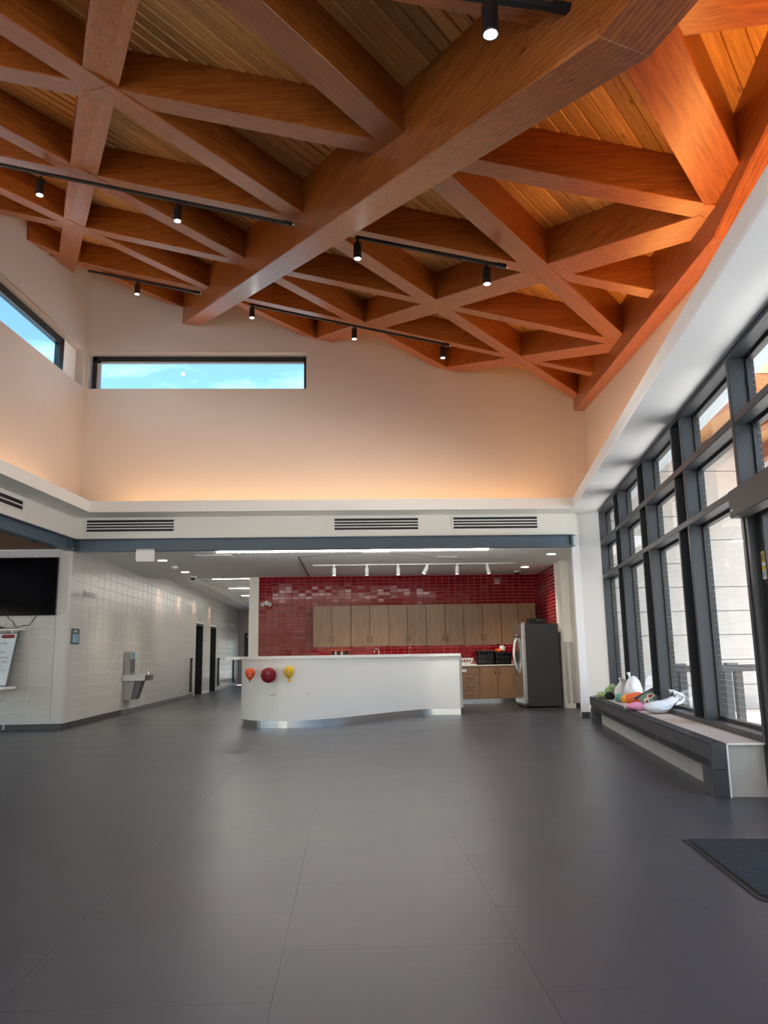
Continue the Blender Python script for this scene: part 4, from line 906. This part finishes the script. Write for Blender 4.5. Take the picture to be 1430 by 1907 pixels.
def crate(x0, x1, y0, y1, z0, z1, label):
    t = thing('storage_crate', ((x0 + x1) / 2, (y0 + y1) / 2, z0), label, 'crate', 'black plastic crates on the worktop'); a = MB(); th = .012
    a.box(x0, x1, y0, y1, z0, z0 + th)
    for (xa, xb, ya, yb) in ((x0, x1, y1 - th, y1), (x0, x0 + th, y0, y1), (x1 - th, x1, y0, y1)): a.box(xa, xb, ya, yb, z0, z1)
    H = z1 - z0; rows_ = ((0, .12), (.36, .46), (.70, 1.0)); n_ = 5; w = (x1 - x0) / n_
    for lo, hi in rows_: a.box(x0, x1, y0, y0 + th, z0 + H * lo, z0 + H * hi)
    for k in range(n_ + 1): cxk = x0 + (x1 - x0) * (.04 + .92 * k / n_); a.box(max(x0, cxk - .020), min(x1, cxk + .020), y0, y0 + th, z0, z1)
    a.build('basket', 'plastic_black', t); MB().box(x0 - .008, x1 + .008, y0 - .008, y0 + .01, z1 - .03, z1).build('rim', 'plastic_black', t)
    b = MB(); rr = random.Random(int(x0 * 100))
    for k in range(n_): b.lathe([(.03, 0), (.03, .15), (.012, .19), (.012, .22)], (x0 + (x1 - x0) * (.14 + .72 * k / (n_ - 1)), y0 + .09 + .02 * rr.random(), z0 + th), 10)
    q = b.build('bottles', 'glass_green', t); q['kind'] = 'stuff'
crate(3.0, 3.40, 18.44, 18.80, .88, 1.21, 'taller black plastic crate on the worktop, left of the pair')
crate(3.42, 3.80, 18.44, 18.80, .88, 1.16, 'lower black plastic crate with an orange bag on top, beside the fridge')
t = thing('snack_bag', (3.56, 18.6, 1.16), 'crumpled orange and white plastic bag lying on the lower black crate', 'bag')
MB().blob((3.55, 18.60, 1.205), (.11, .09, .045), 5, .35, 3.2, 3, flat=-.044, rot=.2).build('bag_body', 'orange_cloth', t); MB().blob((3.62, 18.58, 1.25), (.075, .05, .07), 9, .5, 3.0, 3).build('bag_top', 'plastic_white', t)
# fridge
t = thing('fridge', (4.06, 17.0, 0), 'tall two door fridge with dark grey side at the end of the worktop', 'fridge')
MB().box(3.745, 4.45, 16.58, 17.49, .03, 1.745, .006).build('body', 'fridge_side', t)
for y0, y1, hy in ((16.58, 17.03, 16.98), (17.035, 17.49, 17.085)):
    dr = MB().box(3.655, 3.738, y0, y1, .09, 1.75, .012).build('door', 'brushed_steel', t)
    MB().tube([(3.655, hy, .72)] + [(3.655 - .075 * math.sin(math.pi * k / 12) - .012, hy, .72 + .80 * k / 12) for k in range(13)] + [(3.655, hy, 1.52)], .016, 8).build('handle', 'chrome', dr)
MB().box(3.70, 3.74, 16.60, 17.47, .03, .09).build('grille', 'plastic_black', t); MB().box(3.68, 3.74, 16.585, 16.66, 1.75, 1.775).build('hinge_cover', 'plastic_grey', t)
MB().box(3.66, 3.72, 16.62, 16.68, 0, .03).box(4.36, 4.42, 16.62, 16.68, 0, .03).box(3.70, 3.76, 17.38, 17.44, 0, .03).box(4.36, 4.42, 17.38, 17.44, 0, .03).build('foot', 'plastic_black', t)
t = thing('appliance_case', (4.05, 16.95, 1.745), 'low black appliance case lying on top of the fridge', 'appliance')
MB().box(3.89, 4.24, 16.72, 17.15, 1.757, 1.865, .018).build('case', 'plastic_black', t); MB().box(4.03, 4.09, 16.716, 16.722, 1.815, 1.824).build('maker_plate', 'plastic_grey', t); MB().box(3.92, 3.95, 16.76, 16.79, 1.745, 1.757).box(4.18, 4.21, 16.76, 16.79, 1.745, 1.757).box(3.92, 3.95, 17.08, 17.11, 1.745, 1.757).box(4.18, 4.21, 17.08, 17.11, 1.745, 1.757).build('foot', 'rubber_black', t)
# ------------------------------------------------------------------ left wall: screen, shelf, whiteboard, table
t = thing('flat_screen', (-5.88, 13.58, 1.89), 'large black flat screen mounted on the pale block wall at left', 'television')
MB().box(-6.76, -4.985, 13.535, 13.575, 1.892, 2.88, .004).build('bezel', 'screen_black', t); MB().box(-6.75, -4.995, 13.533, 13.536, 1.905, 2.87).build('screen', 'screen_black', t); MB().box(-6.2, -5.5, 13.575, 13.62, 2.1, 2.6).build('wall_mount', 'dark_metal', t)
t = thing('screen_cable', (-5.5, 13.6, 1.70), 'thin black cable sagging below the flat screen', 'cable')
MB().tube([(-5.80, 13.60, 1.90), (-5.77, 13.61, 1.84), (-5.70, 13.61, 1.80), (-5.66, 13.61, 1.72), (-5.60, 13.61, 1.70), (-5.52, 13.61, 1.735), (-5.44, 13.61, 1.725), (-5.40, 13.61, 1.76), (-5.36, 13.61, 1.83), (-5.31, 13.60, 1.90)], .006, 6).build('cord', 'rubber_black', t)
t = thing('wall_shelf', (-5.95, 13.5, 1.64), 'narrow white wall shelf under the flat screen', 'shelf')
MB().box(-6.5, -5.46, 13.36, 13.615, 1.645, 1.668, .004).build('board', 'plastic_white', t); MB().prism([(-5.63, 13.40), (-5.61, 13.40), (-5.61, 13.615), (-5.63, 13.615)], 1.60, 1.645).prism([(-6.3, 13.40), (-6.28, 13.40), (-6.28, 13.615), (-6.3, 13.615)], 1.60, 1.645).build('bracket', 'plastic_white', t)
t = thing('media_box', (-5.92, 13.5, 1.668), 'flat black box with a rounded top lying on the wall shelf', 'media box'); MB().box(-6.1, -5.82, 13.42, 13.56, 1.668, 1.70, .008).box(-6.0, -5.86, 13.44, 13.54, 1.70, 1.725, .01).build('case', 'plastic_black', t)
t = thing('remote_control', (-5.66, 13.5, 1.668), 'slim black remote lying on the wall shelf right of the black box', 'remote'); MB().box(-5.76, -5.56, 13.46, 13.52, 1.668, 1.685, .004).build('case', 'plastic_black', t)
t = thing('folding_table', (-6.2, 13.3, 0), 'white topped folding table with thin grey legs against the block wall', 'table')
MB().box(-7.0, -5.53, 13.05, 13.50, .685, .728, .006).build('top', 'plastic_white', t)
for y in (13.12, 13.44): MB().tube([(-5.665, y, .685), (-5.665, y, .01)], .014, 8).build('leg', 'plastic_grey', t); MB().tube([(-6.86, y, .685), (-6.86, y, .01)], .014, 8).build('leg', 'plastic_grey', t)
MB().tube([(-5.665, 13.12, .50), (-5.665, 13.44, .50)], .010, 6).build('stretcher', 'plastic_grey', t); MB().tube([(-5.665, 13.28, .50), (-5.80, 13.28, .53), (-5.98, 13.28, .68)], .011, 6).build('brace', 'plastic_grey', t)
for x in (-5.665, -6.86):
    for y in (13.12, 13.44): MB().lathe([(.018, 0), (.018, .03)], (x, y, 0), 10).build('foot', 'rubber_black', t)
t = thing('whiteboard', (-6.1, 13.42, .728), 'framed whiteboard with red headings and handwriting leaning on the folding table', 'whiteboard')
WBn = (0, -1); 
def wbq(u0, z0, u1, z1, off, th=.012):      # board leans back: y grows with z
    a = MB(); yy = lambda z: 13.33 + .20 * (z - .73); sk = lambda z: .075 * (z - .73)
    v = [(u + sk(z), yy(z) - off - k, z) for k in (0, th) for u, z in ((u0, z0), (u1, z0), (u1, z1), (u0, z1))]
    return a.add(v, [(3, 2, 1, 0), (4, 5, 6, 7), (0, 1, 5, 4), (1, 2, 6, 5), (2, 3, 7, 6), (3, 0, 4, 7)])
wbq(-6.60, .735, -5.615, 1.60, 0, .015).build('board', 'board_white', t)
fr = MB()
for q in ((-6.62, .73, -5.60, .748), (-6.62, 1.59, -5.60, 1.61), (-5.625, .73, -5.60, 1.61), (-6.62, .73, -6.595, 1.61)): k = wbq(*q, 0, .024); fr.add(k.v, k.f)
fr.build('frame', 'dark_steel', t)
for u0, u1 in ((-5.875, -5.655), (-6.12, -5.91)):
    k = wbq(u0 + .02, 1.515, u1 - .02, 1.575, .0155, .001); k2 = wbq(u0, 1.527, u1, 1.563, .0155, .001); k.add(k2.v, k2.f); k.build('heading', 'red_print', t)
def text(body, size, mat, parent, M4, name='lettering', ext=.0006):
    cu = bpy.data.curves.new(name, 'FONT'); cu.body = body; cu.size = size; cu.extrude = ext; cu.resolution_u = 2; o = bpy.data.objects.new(name, cu); C.objects.link(o)
    dg = bpy.context.evaluated_depsgraph_get(); me = bpy.data.meshes.new_from_object(o.evaluated_get(dg)); bpy.data.objects.remove(o); ob = bpy.data.objects.new(name, me); C.objects.link(ob)
    me.transform(M4); me.transform(Matrix.Translation(-Vector(parent['o']))); me.materials.clear(); me.materials.append(MATS[mat]); ob.parent = parent; ob['o'] = tuple(parent['o']); return ob
def wbm(u, z): 
    c = math.atan(.20); return Matrix.Translation((u + .075 * (z - .73), 13.33 + .20 * (z - .73) - .0175, z)) @ Matrix.Rotation(math.pi / 2 - c, 4, 'X')
text('Scorecard', .044, 'ink', t, wbm(-5.862, 1.531))
for i, (z, s_) in enumerate(((1.42, 'le-classic (20)'), (1.345, 'x (20.1)'), (1.27, 'v-luxan (20.2)'), (1.185, 'dle Coon (20.my)'), (1.115, 'ny clouden (20.2)'), (1.045, 'lk-bass (20.1)'), (.975, 'maddy Bay (21.5)'), (.92, '...Bay 20.23'))): text(s_, .042, 'ink', t, wbm(-5.985, z))
# poster, emergency lights, drinking fountain, wall bars in the corridor
XW = -4.785
t = thing('wall_poster', (XW, 14.0, 1.41), 'small dark poster with a pale blue sheet on the corridor blocks', 'poster')
MB().box(XW, XW + .006, 13.80, 14.22, 1.41, 1.68).build('sheet', 'poster_dark', t); MB().box(XW + .006, XW + .008, 13.88, 14.17, 1.44, 1.58).build('notice', 'poster_blue', t)
MB().blob((XW + .007, 14.0, 1.635), (.002, .075, .022), 3, .5, 4, 2).build('emblem', 'plastic_grey', t)
for z in (1.555, 1.525, 1.495, 1.465): MB().box(XW + .008, XW + .009, 14.02 if z < 1.55 else 13.98, 14.12 if z < 1.55 else 14.08, z, z + .010).build('print_line', 'poster_dark', t)
def twin(x, y, z, facing, label):
    t = thing('emergency_light', (x, y, z), label, 'emergency light'); a = MB(); dx, dy = facing
    MB().tube([(x, y, z), (x + dx * .03, y + dy * .03, z)], .055, 16).build('plate', 'plastic_white', t)
    for s_ in (-1, 1):
        c = Vector((x + dx * .05 - dy * s_ * .06, y + dy * .05 + dx * s_ * .06, z - .01)); e = c + Vector((dx * .09, dy * .09, -.035)) + Vector((-dy, dx, 0)) * s_ * .03
        MB().tube([c, c.lerp(e, .5), e], [.03, .045, .048], 14).build('head', 'plastic_white', t); MB().tube([e, e + (e - c).normalized() * .004], .040, 14).build('lens', 'plastic_grey', t)
twin(XW, 14.44, 2.33, (1, 0), 'white twin head emergency light on the corridor blocks above the poster')
twin(XW, 32.0, 2.45, (1, 0), 'small twin head emergency light at the far end of the corridor')
twin(-1.98, 19.0, 2.42, (0, -1), 'white twin head emergency light on the red tiles at upper left')
t = thing('drinking_fountain', (-4.6, 17.35, .3), 'steel drinking fountain with a tall bottle filler on the corridor wall', 'drinking fountain')
MB().box(XW, -4.66, 17.10, 17.52, .80, 1.30, .008).build('bottle_filler', 'fountain_steel', t)
MB().box(-4.661, -4.655, 17.14, 17.48, .86, 1.14).build('alcove', 'dark_steel', t); sg = MB().box(-4.661, -4.654, 17.14, 17.48, 1.16, 1.285).build('filler_sign', 'poster_blue', t)
MB().box(-4.654, -4.652, 17.22, 17.26, 1.18, 1.27).box(-4.654, -4.652, 17.30, 17.40, 1.18, 1.27).build('print_mark', 'ink', t)
MB().prism([(XW, 17.05), (-4.34, 17.12), (-4.27, 17.20), (-4.27, 17.55), (-4.34, 17.62), (XW, 17.66)], .69, .80).build('basin', 'sink_steel', t)
MB().prism([(XW, 17.04), (-4.33, 17.11), (-4.255, 17.19), (-4.255, 17.56), (-4.33, 17.63), (XW, 17.67)], .795, .812).build('basin_rim', 'fountain_steel', t)
a = MB(); a.add([(XW, 17.12, .69), (-4.55, 17.12, .69), (-4.62, 17.12, .30), (XW, 17.12, .28), (XW, 17.55, .69), (-4.55, 17.55, .69), (-4.62, 17.55, .30), (XW, 17.55, .28)], [(0, 1, 2, 3), (7, 6, 5, 4), (0, 4, 5, 1), (1, 5, 6, 2), (2, 6, 7, 3), (3, 7, 4, 0)]); a.build('lower_panel', 'fountain_steel', t)
a = MB(); a.add([(-4.55, 17.2, .69), (-4.42, 17.2, .69), (-4.54, 17.2, .30), (-4.62, 17.2, .30), (-4.55, 17.5, .69), (-4.42, 17.5, .69), (-4.54, 17.5, .30), (-4.62, 17.5, .30)], [(3, 2, 1, 0), (4, 5, 6, 7), (0, 1, 5, 4), (1, 2, 6, 5), (2, 3, 7, 6), (3, 0, 4, 7)]); a.build('support_arm', 'dark_steel', t)
MB().lathe([(.03, 0), (.028, .04), (.018, .05), (.018, .08)], (-4.33, 17.35, .81), 12).tube([(-4.33, 17.35, .88), (-4.345, 17.35, .91), (-4.37, 17.35, .905)], .012, 7).build('bubbler', 'chrome', t)
for y, lab in ((24.2, 'thin black vertical bar on the corridor wall before the first doorway'), (29.2, 'thin black vertical bar on the corridor wall past the second doorway'), (33.0, 'farthest thin black vertical bar at the corridor end')):
    t = thing('wall_bar', (XW, y, .16), lab, 'wall bar', 'black vertical bars in the corridor'); MB().box(XW, XW + .05, y - .05, y + .05, .18, 1.13).build('bar', 'black_frame', t); MB().box(XW, XW + .06, y - .06, y + .06, 1.10, 1.15).build('cap', 'rubber_black', t); MB().box(XW, XW + .06, y - .06, y + .06, .155, .2).build('cap', 'rubber_black', t)
# ------------------------------------------------------------------ bench with radiator cover under the windows
def bl(mb, name, mat, par): return mb.build(name, mat, par, local=True, loc=par['o'])
bench = thing('window_bench', W0, 'low concrete bench with a tan stone top running under the windows', 'bench'); bench.rotation_euler.z = WROT
bl(MB().box(-7.37, -.25, -.0, .30, 0, .385), 'base', 'concrete', bench)
bl(MB().box(-7.40, 0.02, .0, .298, .385, .405, .003), 'stone_top', 'bench_stone', bench)
bl(MB().box(-7.412, -7.40, .285, .299, 0, .405).box(-7.412, -7.40, .0, .299, .393, .407), 'edge_trim', 'steel_white', bench)
cover = thing('radiator_cover', W0, 'dark grey metal radiator cover with slotted grilles along the front of the bench', 'radiator cover'); cover.rotation_euler.z = WROT
bl(MB().box(-7.405, -.45, .395, .415, .275, .405).box(-7.405, -.45, .395, .411, .205, .215).box(-7.405, -.45, .302, .308, .21, .405), 'front_panel', 'dark_metal', cover)
segs = [(-7.40, -5.55), (-5.50, -3.65), (-3.60, -1.75), (-1.70, -.46)]
for a_, b_ in segs:
    bl(MB().box(a_ - .05 if a_ > -7.3 else a_, a_ + .05, .395, .413, .215, .275), 'panel_stile', 'dark_metal', cover)
    g = MB()
    for z in (.222, .237, .252, .267): g.box(a_ + .05, b_ - .0, .400, .409, z - .0035, z + .0035)
    q = bl(g, 'louvres', 'dark_metal', cover); q['kind'] = 'stuff'
    bl(MB().box(a_ + .05, b_, .385, .390, .215, .275), 'louvre_backing', 'rubber_black', cover)
bl(MB().box(-7.405, -.45, .302, .312, .395, .406).box(-7.405, -.45, .40, .415, .395, .406), 'grille_frame', 'dark_metal', cover)
g = MB(); x = -7.38
while x < -.46: g.box(x, x + .012, .312, .40, .396, .405); x += .032
q = bl(g, 'top_grille', 'dark_metal', cover); q['kind'] = 'stuff'
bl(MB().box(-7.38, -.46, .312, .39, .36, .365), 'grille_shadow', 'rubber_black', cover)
for a_, b_ in ((-7.408, -7.10), (-.85, -.45)): bl(MB().box(a_, b_, .302, .413, 0, .205, .003), 'end_leg', 'dark_metal', cover)
bl(MB().box(-7.412, -7.405, .302, .413, .21, .405), 'end_plate', 'dark_metal', cover)
# things left on the bench
def carrier(x, y, z, sx, sy, h, rot, label, handles, seed):
    t = thing('carrier_bag', (x, y, z), label, 'plastic bag', 'white plastic carrier bags on the bench')
    bm = bmesh.new(); bmesh.ops.create_icosphere(bm, subdivisions=4, radius=1); cr, sr = math.cos(rot), math.sin(rot)
    for w in bm.verts:
        d = w.co.copy(); k = 1 + .16 * noise.noise(d * 2.2 + Vector((seed, 0, 0))) + .10 * abs(noise.noise(Vector((d.x * 5, d.y * 5, d.z * 1.4)) + Vector((0, seed, 0))))
        zz = max(-.62, d.z) + .62; tp = 1 - .50 * max(0, d.z) ** 1.3
        px, py = d.x * sx * k * tp, d.y * sy * k * tp; w.co = Vector((x + px * cr - py * sr, y + px * sr + py * cr, z + zz / 1.62 * h * (1 + .05 * k)))
    a = MB(); a.bm(bm, True); a.build('bag_body', 'bag_plastic', t)
    for hd in handles:
        b = MB(); pts = [Vector(q) for q in hd]; b.tube(pts, [.016 + .010 * math.sin(i * 2.1) for i in range(len(pts))], 7); b.build('handle', 'bag_plastic', t)
    return t
zb_ = .407
big = thing('carrier_bag', (3.70, 9.25, zb_), 'slumped white plastic bag with looped handles, nearest on the bench', 'plastic bag', 'white plastic carrier bags on the bench')
bm = bmesh.new(); bmesh.ops.create_icosphere(bm, subdivisions=4, radius=1); ax = Vector((.80, .25, 0)).normalized(); ay = Vector((-ax.y, ax.x, 0))
for w in bm.verts:
    d = w.co.copy(); u = d.x; k = 1 + .18 * noise.noise(Vector((d.x * 1.2, d.y * 3.5, d.z * 3.5))) + .08 * noise.noise(Vector((d.x * 2, d.y * 9, d.z * 9)))
    th = (.5 - .42 * u) if u > -.2 else .6
    hh = max(-.9, d.z); c = Vector((3.66, 9.25, zb_)) + ax * (u * .245) + ay * (d.y * .13 * k * (.55 + .45 * th)); c.z = zb_ + .002 + max(0, (hh + .9)) * .095 * k * (.5 + .5 * th) + max(0, u + .1) ** 1.5 * .135
    w.co = c
a = MB(); a.bm(bm, True); a.build('bag_body', 'bag_plastic', big)
hb_ = Vector((3.66, 9.25, zb_)) + ax * .20
for sgn, hh in ((-1, .0), (1, .02)):
    p0 = hb_ + ay * (.035 * sgn) + Vector((0, 0, .16)); pts = [p0 + ax * (.13 * math.sin(math.pi * i / 8)) * .9 + Vector((0, 0, .14 * (i / 8) + .02 + hh)) for i in range(9)]
    pts = [p0 + ax * (-.03 + .13 * math.sin(math.pi * i / 10)) + Vector((0, 0, -.07 + .15 * i / 10 + hh)) for i in range(11)]
    MB().tube(pts + [pts[0] + Vector((0, 0, .02))], [.012 + .012 * abs(math.sin(i * 1.1)) for i in range(12)], 8).build('handle', 'bag_plastic', big)
carrier(4.20, 12.05, zb_, .145, .11, .30, .3, 'white plastic bag standing beside the green cloth at the far end of the bench', [[(4.15, 12.02, .68), (4.14, 12.02, .73), (4.16, 12.03, .735), (4.19, 12.03, .69)]], 2)
carrier(4.18, 11.55, zb_, .155, .12, .38, .1, 'taller white plastic bag standing upright against the window post', [[(4.12, 11.53, .75), (4.10, 11.53, .82), (4.13, 11.54, .83), (4.16, 11.54, .77)]], 5)
t = thing('green_cloth_bundle', (4.07, 12.35, zb_), 'bundle of twisted light green cloth at the far end of the bench', 'cloth')
for q in (((4.00, 12.30, .46), (.07, .06, .055), 1), ((4.06, 12.32, .52), (.07, .06, .06), 2), ((4.11, 12.30, .57), (.065, .06, .06), 3), ((4.00, 12.45, .45), (.09, .08, .05), 4), ((4.10, 12.42, .50), (.08, .07, .07), 6)): MB().blob(q[0], q[1], q[2], .45, 2.6, 3, flat=.407 - q[0][2]).build('fold', 'green_cloth', t)
t = thing('black_pouch', (4.07, 12.05, zb_), 'small dark pouch between the green cloth and the orange bundle', 'pouch'); MB().blob((4.00, 12.14, .455), (.08, .06, .065), 8, .2, 2, 3, flat=-.047).build('pouch_body', 'black_cloth', t)
t = thing('yellow_bundle', (3.95, 11.35, zb_), 'yellow and teal fabric bundle left of the orange one', 'cloth'); MB().blob((3.97, 11.30, .455), (.085, .07, .07), 12, .3, 2, 3, flat=-.048).build('yellow_fold', 'yellow_cloth', t); MB().blob((3.93, 11.48, .455), (.06, .05, .065), 14, .3, 2, 3, flat=-.048).build('teal_fold', 'teal_cloth', t)
t = thing('orange_bundle', (3.93, 10.9, zb_), 'rolled orange fabric bundle in the middle of the bench items', 'cloth')
a = MB(); a.tube([(3.83, 10.92, .475), (3.90, 10.90, .485), (3.98, 10.88, .495), (4.06, 10.86, .49)], [.062, .072, .078, .070], 16); a.build('roll', 'orange_cloth', t); MB().blob((4.08, 10.84, .485), (.05, .08, .08), 21, .4, 3, 3, flat=-.078).build('roll_end', 'orange_cloth', t)
t = thing('pink_pouch', (3.53, 9.85, zb_), 'pink folded plastic pouch at the front edge of the bench', 'pouch')
MB().blob((3.555, 9.80, .452), (.125, .10, .055), 31, .22, 1.8, 3, flat=-.045, rot=.2).build('pouch_body', 'pink_cloth', t); MB().blob((3.47, 9.86, .445), (.05, .07, .04), 33, .5, 3, 3, flat=-.038).build('pouch_flap', 'plastic_grey', t)
t = thing('patterned_bundle', (3.93, 10.2, zb_), 'round bundle of teal cloth with red and white ring pattern', 'cloth')
MB().blob((3.87, 10.10, .50), (.145, .12, .105), 41, .18, 1.7, 4, flat=-.093).build('bundle_body', 'patterned_cloth', t); MB().blob((4.06, 10.05, .475), (.10, .09, .07), 44, .3, 2, 3, flat=-.068).build('bundle_tail', 'patterned_cloth', t)
t = thing('folding_umbrella', (3.95, 10.45, .56), 'dark folded umbrella lying slantwise over the bundles', 'umbrella')
MB().tube([(3.79, 10.50, .50), (3.87, 10.46, .545), (3.96, 10.42, .595), (4.02, 10.40, .625)], [.018, .022, .026, .03], 10).build('handle', 'dark_metal', t); MB().tube([(4.02, 10.40, .622), (4.10, 10.36, .645), (4.17, 10.33, .655)], [.038, .042, .03], 10).build('canopy', 'black_cloth', t)
# ------------------------------------------------------------------ floor mat
t = thing('entrance_mat', (2.6, 4.2, 0), 'dark ribbed entrance mat with a black rubber border at the right edge', 'mat')
MC = [(1.995, 4.885), (1.852, 3.737), (1.875, 3.695), (1.91, 3.67), (3.4, 3.51), (3.55, 4.70)]
MB().prism(MC, 0, .006).build('border', 'mat_rubber', t)
cxm, cym = 2.75, 4.2; g = MB(); dxm = Vector((.143, 1.148)).normalized(); nxm = Vector((dxm.y, -dxm.x)); pb = Vector((1.995, 4.885)) + nxm * .03
MB().prism([tuple(pb + nxm * a_ - dxm * b_) for a_, b_ in ((0, .03), (0, 1.13), (.03, 1.17), (1.45, 1.17), (1.45, .03))], .006, .010).build('backing', 'mat_rubber', t)
k = 0
L_ = 1.14
while k < 40:
    b0 = .03 + .0285 * k; a0 = 0 if b0 < 1.12 else .02
    p = [pb + nxm * a_ - dxm * b_ for a_, b_ in ((a0, b0), (a0, b0 + .017), (1.45, b0 + .017), (1.45, b0))]; g.prism([tuple(q) for q in p], .010, .016); k += 1
q = g.build('ribs', 'mat_rib', t); q['kind'] = 'stuff'
for o in bpy.data.objects:
    if 'o' in o: del o['o']
